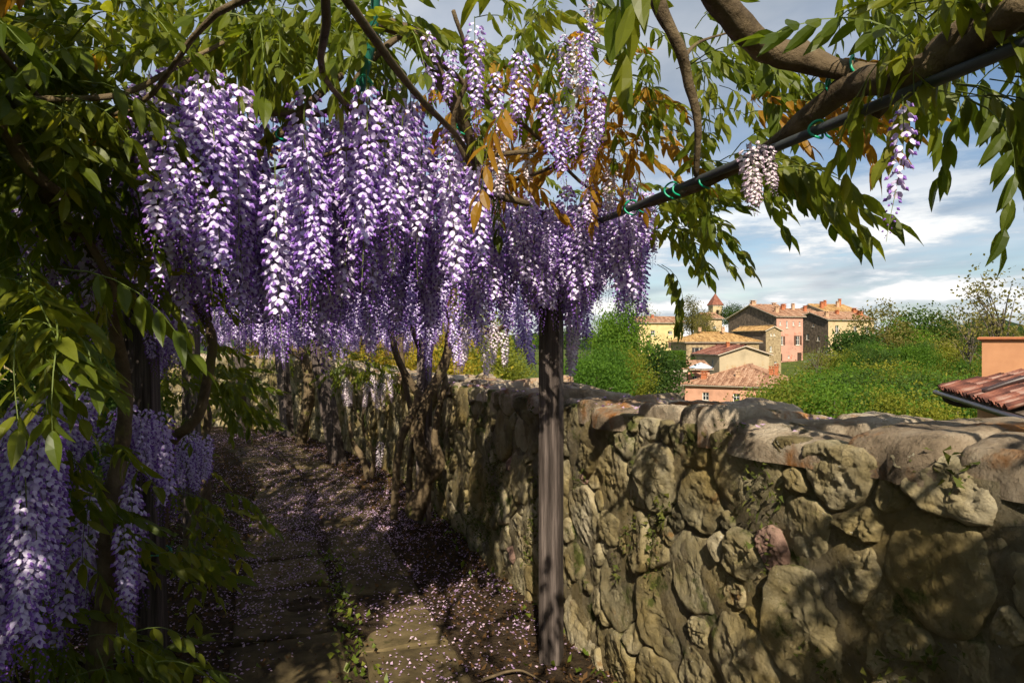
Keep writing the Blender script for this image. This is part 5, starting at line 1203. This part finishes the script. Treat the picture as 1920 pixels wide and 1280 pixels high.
# ------------------------------------------------------------------ the roof close to the right of the wall
def near_roof():
    A0 = np.array(at(1768, 729, 17.0)); A1 = np.array(at(1872, 757, 12.75)); A1[2] = A0[2]
    Hn = empty('roofed_outbuilding', (A0[0], A0[1], A0[2] - 4)); tag(Hn, 'red tiled roof corner with brown gutter and orange rendered block, beyond the wall', 'building')
    org = np.array(Hn.location); E = A1 - A0; Lb = np.linalg.norm(E); E /= Lb; Up = np.array([-E[1], E[0], 0.0]); Up = Up if Up[0] > 0 else -Up
    pit = R(17); W3 = Up * math.cos(pit) + np.array([0, 0, math.sin(pit)]); nn = np.cross(E, W3); nn = nn if nn[2] > 0 else -nn
    Lb += 3.5; o0 = np.array([0, 0, 4.0])
    def P(u, v, h=0): return o0 + E * u + W3 * v + nn * h
    # deck
    VM = 4.2; mb = MB()
    mb.add([P(0, 0, -.06), P(Lb, 0, -.06), P(Lb, VM, -.06), P(VM * math.cos(pit), VM, -.06), P(0, 0, -.14), P(Lb, 0, -.14)], [(0, 1, 2, 3), (0, 4, 5, 1)]); mb.build('roof_deck', M['dark_stone'], Hn)
    # cover and channel tiles, each its own piece
    g = np.random.RandomState(4); tl, pitch_ = 0.46, 0.23
    def tile_me(up, r, vr):
        V = []; nseg = 7
        for i, vv in enumerate((0.0, tl)):
            rr = r * (1.0 if i == 0 else .84)
            for lay in (0, 1):
                for k in range(nseg):
                    a = math.pi * k / (nseg - 1); q = rr - .014 * lay
                    V.append((math.cos(a) * q, vv, (math.sin(a) * q * .85) * (1 if up else -1) + (0 if up else r * .8)))
        n = nseg; ix = lambda e, l, k: e * 2 * n + l * n + k; Q = []
        for k in range(n - 1):
            Q += [(ix(0, 0, k), ix(0, 0, k + 1), ix(1, 0, k + 1), ix(1, 0, k)), (ix(0, 1, k + 1), ix(0, 1, k), ix(1, 1, k), ix(1, 1, k + 1)), (ix(0, 0, k + 1), ix(0, 0, k), ix(0, 1, k), ix(0, 1, k + 1)), (ix(1, 0, k), ix(1, 0, k + 1), ix(1, 1, k + 1), ix(1, 1, k))]
        return mesh_np('tile', V, [(Q, 0)], [M['tile_red']], False, {'var': np.full(len(V), vr)})
    covers = [tile_me(True, .092, v) for v in np.linspace(0, 1, 7)]; chans = [tile_me(False, .085, v) for v in np.linspace(0, .8, 4)]
    base = Matrix(((E[0], W3[0], nn[0]), (E[1], W3[1], nn[1]), (E[2], W3[2], nn[2])))
    if base.determinant() < 0: base = Matrix(((-E[0], W3[0], nn[0]), (-E[1], W3[1], nn[1]), (-E[2], W3[2], nn[2])))
    nt = 0
    for ci in range(int(Lb / pitch_)):
        u = .1 + ci * pitch_
        for r_ in range(8):
            v = -.1 + r_ * .37
            if v * math.cos(pit) > u - .05 or v > VM - .3 or nt > 285: continue
            for kind in (0, 1):
                uu = u + (pitch_ / 2 if kind else 0) + g.normal(0, .008)
                p = P(uu, v + g.normal(0, .015), .01 + .02 * r_ * 0 + (0.0 if kind else .035) + g.uniform(0, .012))
                o = obj('tile', (covers[g.randint(7)] if not kind else chans[g.randint(4)]), Hn); nt += 1
                o.matrix_local = Matrix.Translation(Vector(p)) @ (base.to_4x4()) @ Matrix.Rotation(g.normal(0, .03), 4, 'Z') @ Matrix.Rotation(.075, 4, 'X')
    # hip tiles climbing from the corner
    hv = E * math.cos(pit) + np.array([0, 0, math.sin(pit)]) * 1 + Up * math.cos(pit); hl = np.linalg.norm(hv); hv /= hl
    for k in range(9):
        mb = MB(); c = o0 + hv * (.0 + k * .42) + np.array([0, 0, .03]); tube(mb, [tuple(c), tuple(c + hv * .46)], .12, .095, 2, 10, .02); me = mb.mesh('hip_tile', [M['tile_red']], False); me.attributes.new('var', 'FLOAT', 'POINT').data.foreach_set('value', [g.uniform(.1, .6)] * len(me.vertices)); obj('hip_tile', me, Hn)
    # gutter, downpipe, wall
    mb = MB(); tube(mb, [tuple(P(-.15, -.16, -.05)), tuple(P(Lb, -.16, -.05))], .06, .06, 6, 10, 0); mb.build('gutter', M['gutter'], Hn, True)
    dp = P(.9, -.1, -.1); mb = MB()
    tube(mb, [tuple(P(.55, -.12, -.08)), tuple(P(.55, -.10, -.22)), tuple(P(.6, .1, -.38)), tuple(P(.7, .45, -.52)), tuple(P(.7, .62, -.75)), tuple(P(.7, .64, -2.2))], .055, .055, 6, 10, 0); mb.build('downpipe', M['gutter'], Hn, True)
    mb = MB(); tube(mb, [tuple(P(3.3, .1, .14)), tuple(P(3.3, .7, .20)), tuple(P(3.2, 1.6, .22)), tuple(P(3.2, 2.2, .24)), tuple(P(3.1, 2.6, .34)), tuple(P(3.0, 3.4, .5))], .06, .06, 6, 10, 0); mb.build('roof_pipe', M['gutter'], Hn, True)
    mb = MB(); a = .62
    def wp(u, v, z): return o0 + E * u + Up * v + np.array([0, 0, z])
    mb.add([wp(.45, a, -4.5), wp(Lb, a, -4.5), wp(Lb, a, .05), wp(.45, a, .05), wp(.45, a + 5, -4.5), wp(.45, a + 5, .05)], [(0, 1, 2, 3), (0, 3, 5, 4)]); mb.build('wall', M['pl_orange'], Hn)
    # rendered block with moulded cap
    c = np.array(at(1841, 706, 18.0)) - org; b = MB(); X0, Y0, Z0 = c
    turn = R(-36)
    def seat(o): o.location = (X0, Y0, Z0); o.rotation_euler = (0, 0, turn)
    b.box(0, 4.5, 0, 2.2, -1.2, .94); seat(b.build('rendered_block', M['pl_orange'], Hn))
    for k, (e, z0_, z1_) in enumerate(((.05, .943, .985), (.10, .988, 1.03), (.07, 1.033, 1.05))):
        b = MB(); b.box(-e, 4.5 + e, -e, 2.2 + e, z0_, z1_); seat(b.build('moulding', M['brick_red' if k < 2 else 'pl_orange'], Hn))
near_roof()

# ------------------------------------------------------------------ trees and shrubs
def crown_arrays(seed, Rx, H0, H1, nclump, nleaf, size, cl=0.9, gap=0.25, up=0.4):
    "leaf clumps through the crown's volume, in local metres"
    g = np.random.RandomState(seed); C = []; var = []; cents = []
    while len(cents) < nclump:
        p = g.uniform(-1, 1, 3); r = np.linalg.norm(p)
        lump = 0.78 + 0.5 * mn.noise(Vector(tuple(p / (r + .01) * 1.7)) + Vector((seed, 0, 0)))
        if r > lump or r < 0.35 * g.rand(): continue
        if mn.noise(Vector(tuple(p * 2.1)) + Vector((0, seed, 3))) < -gap: continue
        cents.append(p)
    for p in cents:
        c = np.array([p[0] * Rx, p[1] * Rx, (H0 + H1) / 2 + p[2] * (H1 - H0) / 2]); n = int(nleaf * g.uniform(.5, 1.4))
        q = g.normal(0, 1, (n, 3)) * np.array([cl, cl, cl * .65]) * g.uniform(.6, 1.2); C.append(c + q); var.append(np.clip(g.uniform(.1, .9) + g.normal(0, .14, n), 0, 1))
    C = np.concatenate(C); V, Q = leaf_quads(C, size, g, .62, up); return V, Q, np.repeat(np.concatenate(var), 4), [np.array([p[0] * Rx, p[1] * Rx, (H0 + H1) / 2 + p[2] * (H1 - H0) / 2]) for p in cents]
TREES = {}
def tree_kind(key, seed, Rx, H0, H1, nclump, nleaf, size, mat, cl=.9, gap=.25, tr=.16, nl=9, bark='bark_dark'):
    V, Q, var, cents = crown_arrays(seed, Rx, H0, H1, nclump, nleaf, size, cl, gap)
    g = np.random.RandomState(seed + 1); mb = MB(); top = H0 + (H1 - H0) * .55
    tube(mb, [(0, 0, -1.5), (.1, .05, H0 * .6), (-.1, .1, H0 + (H1 - H0) * .3), (.05, 0, top)], [tr * 1.25, tr, tr * .7, tr * .25], n=4, seg=8, bump=.15)
    for i in range(nl):
        c = cents[g.randint(len(cents))]; z0 = g.uniform(H0 * .6, top * .85)
        tube(mb, [(0, 0, z0), tuple(np.array([c[0] * .45, c[1] * .45, z0 + (c[2] - z0) * .6])), tuple(c)], tr * .4, tr * .1, 3, 5, .1)
    TREES[key] = (mb.mesh('trunk', [M[bark]], True), mesh_np('crown', V, [(Q, 0)], [M[mat]], False, {'var': var}))
tree_kind('round', 31, 3.0, 1.6, 7.4, 100, 140, .20, 'cr_green', .62)
tree_kind('round2', 32, 3.0, 1.4, 7.0, 85, 75, .28, 'cr_dark', .65)
tree_kind('yellow', 33, 2.4, .6, 5.4, 90, 150, .13, 'cr_yellow', .55)
tree_kind('olive', 34, 2.8, 1.6, 7.5, 60, 60, .22, 'cr_olive', .6, .05)
tree_kind('sparse', 35, 2.5, 2.5, 9.0, 44, 30, .20, 'cr_olive', .55, -.02, .13, 26)
tree_kind('bush', 36, 1.6, .1, 2.6, 75, 140, .10, 'cr_green', .38)
tree_kind('bushy', 37, 1.7, .1, 2.8, 75, 140, .10, 'cr_yellow', .38)
tree_kind('bushd', 38, 1.6, .1, 2.6, 60, 75, .17, 'cr_dark', .38)
tree_kind('gold', 39, 1.1, .3, 2.6, 60, 70, .085, 'cr_gold', .26, .2, .05, 9)
tree_kind('wallbush', 40, 1.1, .1, 2.3, 70, 80, .085, 'cr_yellow', .26, .25, .05, 9)
tree_kind('darkslope', 44, 2.4, .2, 4.6, 100, 160, .125, 'cr_dark', .5)
tree_kind('garden', 43, 1.9, .3, 4.6, 110, 120, .10, 'cr_yellow', .34, .22, .08, 12)
tree_kind('silver', 41, 1.2, .1, 2.2, 50, 60, .15, 'cr_grey', .3)
tree_kind('slope', 42, 2.6, .2, 4.6, 110, 170, .125, 'cr_green', .5)
def tree(key, loc, k, label, cat='tree', name='tree', group=None, kx=1.0, sink=0.0):
    t = empty(name, (loc[0], loc[1], loc[2] - sink), rnd.uniform(0, 6.28)); t.scale = (k * kx, k * kx, k); tag(t, label, cat, group)
    a, b = TREES[key]; obj('trunk', a, t); obj('crown', b, t); return t
def tree_px(key, X, Ytop, d, height, label, **kw):
    "a tree whose top is seen at X, Ytop from the garden"
    p = at(X, Ytop, d); H1 = max(v.co.z for v in (TREES[key][1].vertices[0], TREES[key][1].vertices[1])) ; zmax = TOPS[key]
    k = height / zmax; tree(key, (p.x, p.y, p.z - height), k, label, **kw)
TOPS = {}
for key, (a, b) in TREES.items():
    co = np.zeros(len(b.vertices) * 3, dtype=np.float32); b.vertices.foreach_get('co', co); TOPS[key] = float(np.percentile(co.reshape(-1, 3)[:, 2], 99.5))

tree_px('round', 1165, 562, 52, 8.5, 'tall fresh green tree left of the village, behind the sunlit post', kx=.62)
tree_px('bush', 1128, 645, 44, 4.2, 'bright green bush under the tall fresh green tree', kx=.8, cat='bush', name='bush')
tree_px('bushy', 1172, 655, 46, 3.8, 'yellow green bush at the foot of the tall fresh green tree', kx=.8, cat='bush', name='bush')
tree_px('bush', 1098, 665, 38, 3.4, 'rounded green bush right above the wall by the sunlit post', cat='bush', name='bush')
tree_px('round2', 1225, 640, 78, 9, 'dark tree between green bushes and terrace wall')
tree_px('olive', 1298, 556, 122, 9.5, 'olive green thin crowned tree left of the bell tower')
tree_px('olive', 1322, 588, 112, 6.5, 'brownish olive tree above the stone house roof')
tree_px('round2', 1372, 570, 165, 7, 'dark green treetop just right of the bell tower')
tree_px('sparse', 1215, 568, 150, 9, 'bare looking pale tree behind the yellow house')
tree_px('bushd', 1245, 668, 100, 3.6, 'dark bush in front of the yellow house', cat='bush', name='bush')
tree_px('bush', 1240, 738, 84, 3.0, 'small green bush below the terrace wall', cat='bush', name='bush')
# clipped hedges on the terrace
def clipped(X0, X1, Y0, Y1, d, dep, mat, lab):
    a = at(X0, Y1, d); b = at(X1, Y0, d); g = np.random.RandomState(X0); n = 5200
    C = np.stack([g.uniform(0, b.x - a.x, n), g.uniform(0, dep, n), (b.z - a.z) * (g.rand(n) ** .6)], 1); C[: n // 2, 1] = g.uniform(0, .25, n // 2); C[n // 2: n * 3 // 4, 2] = (b.z - a.z) * g.uniform(.9, 1.02, n // 4)
    V, Q = leaf_quads(C, .22, g); h = empty('clipped_hedge', (a.x, a.y, a.z)); tag(h, lab, 'hedge'); obj('hedge_foliage', mesh_np('hedge_foliage', V, [(Q, 0)], [M[mat]], False, {'var': np.repeat(g.rand(n), 4)}), h, 'stuff')
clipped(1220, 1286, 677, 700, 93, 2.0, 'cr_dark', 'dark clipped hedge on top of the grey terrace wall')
clipped(1244, 1286, 658, 676, 96, 2.0, 'cr_green', 'green clipped hedge behind and above the dark one')
# right side: trees by the old house and along the slope
tree_px('olive', 1655, 566, 84, 11, 'slender green tree in front of the old cream house')
tree_px('round2', 1735, 577, 92, 10, 'broad dark green tree right of the old cream house')
tree_px('round', 1690, 600, 88, 9, 'fresh green tree before the broad dark tree')
tree_px('round2', 1790, 604, 96, 9, 'darker rounded tree next to the broad dark green tree')
tree_px('sparse', 1880, 492, 42, 9.5, 'tall thin leaved tree behind the orange rendered block')
tree_px('sparse', 1815, 560, 52, 7.5, 'small airy tree left of the orange rendered block')
tree_px('bushd', 1600, 618, 74, 5.2, 'dark leafed tree at the corner of the cream house')
tree_px('silver', 1553, 660, 66, 3.4, 'silvery grey bush below the cream house', cat='bush', name='bush')
tree_px('sparse', 1530, 645, 60, 5.0, 'leafless pinkish shrub on the slope below the pink house', cat='bush', name='bush')
r8 = random.Random(8)
for i in range(96):
    d = r8.uniform(26, 74); X = r8.uniform(1490, 1960); t = (d - 26) / 48
    Yt = 738 - 95 * t ** .8 + r8.uniform(-12, 22)
    if X < 1570: Yt = max(Yt, 712 - max(0, X - 1490) * .5)
    key = r8.choice(['slope', 'slope', 'bush', 'bushy', 'slope', 'yellow', 'darkslope'] if X > 1540 else ['yellow', 'bushy', 'slope'])
    tree_px(key, X, Yt, d, r8.uniform(3.6, 5.6), {'darkslope': 'dark green leafy tree among the dense scrub on the valley slope', 'slope': 'fresh green leafy tree among the dense scrub on the valley slope', 'bush': 'low bright green bush among the dense scrub on the valley slope', 'bushy': 'low yellow green bush among the dense scrub on the valley slope', 'yellow': 'yellow green young tree among the dense scrub on the valley slope'}[key],
            group={'darkslope': 'dark trees on the valley slope', 'slope': 'green trees on the valley slope', 'bush': 'green bushes on the valley slope', 'bushy': 'yellow bushes on the valley slope', 'yellow': 'yellow trees on the valley slope'}[key], cat='bush' if 'bush' in key else 'tree', name='bush' if 'bush' in key else 'tree')
for i in range(60):
    d = r8.uniform(100, 330); X = r8.uniform(1650, 2010) if i < 44 else r8.uniform(900, 1230); Yt = 640 - 30 * r8.random() ** .6 + (8 if d < 150 else 0)
    key = r8.choice(['round2', 'round', 'olive', 'round2'])
    tree_px(key, X, Yt, d, r8.uniform(7, 10), {'round2': 'distant dark green', 'round': 'distant fresh green', 'olive': 'distant thin olive brown'}[key] + ' tree of the wooded skyline' + (' beyond the broad dark tree' if X > 1600 else ' glimpsed beneath the blossom'),
            group={'round2': 'dark', 'round': 'fresh green', 'olive': 'olive'}[key] + ' trees of the skyline' + (' on the right' if X > 1600 else ''))
# golden and yellow shrubs beyond the wall, seen under the blossom
for i in range(44):
    y = r8.uniform(5.5, 16); x, yy, nx, ny = wall_xy(s_of_y(y) if y < 15.5 else s_of_y(15.4) + r8.uniform(0, 4), -r8.uniform(1.2, 3.2)); k = r8.uniform(.8, 1.1); gold = r8.random() < .42
    if 960 + F * (x + .9) / yy > 975: continue
    tree('gold' if gold else 'wallbush', (x, yy, gz(yy) + r8.uniform(-.7, .1)), k, 'golden leaved shrub growing just outside the garden wall' if gold else 'yellow green shrub growing just outside the garden wall', 'bush', 'bush', 'golden shrubs outside the wall' if gold else 'yellow green shrubs outside the wall')
for i in range(16):
    X = r8.uniform(560, 930); d = r8.uniform(16, 30); tree_px('garden', X, r8.uniform(560, 640), d, r8.uniform(4, 5.5), 'garden tree behind the yellow shrubs, seen beneath the blossom', group='garden trees beneath the blossom')
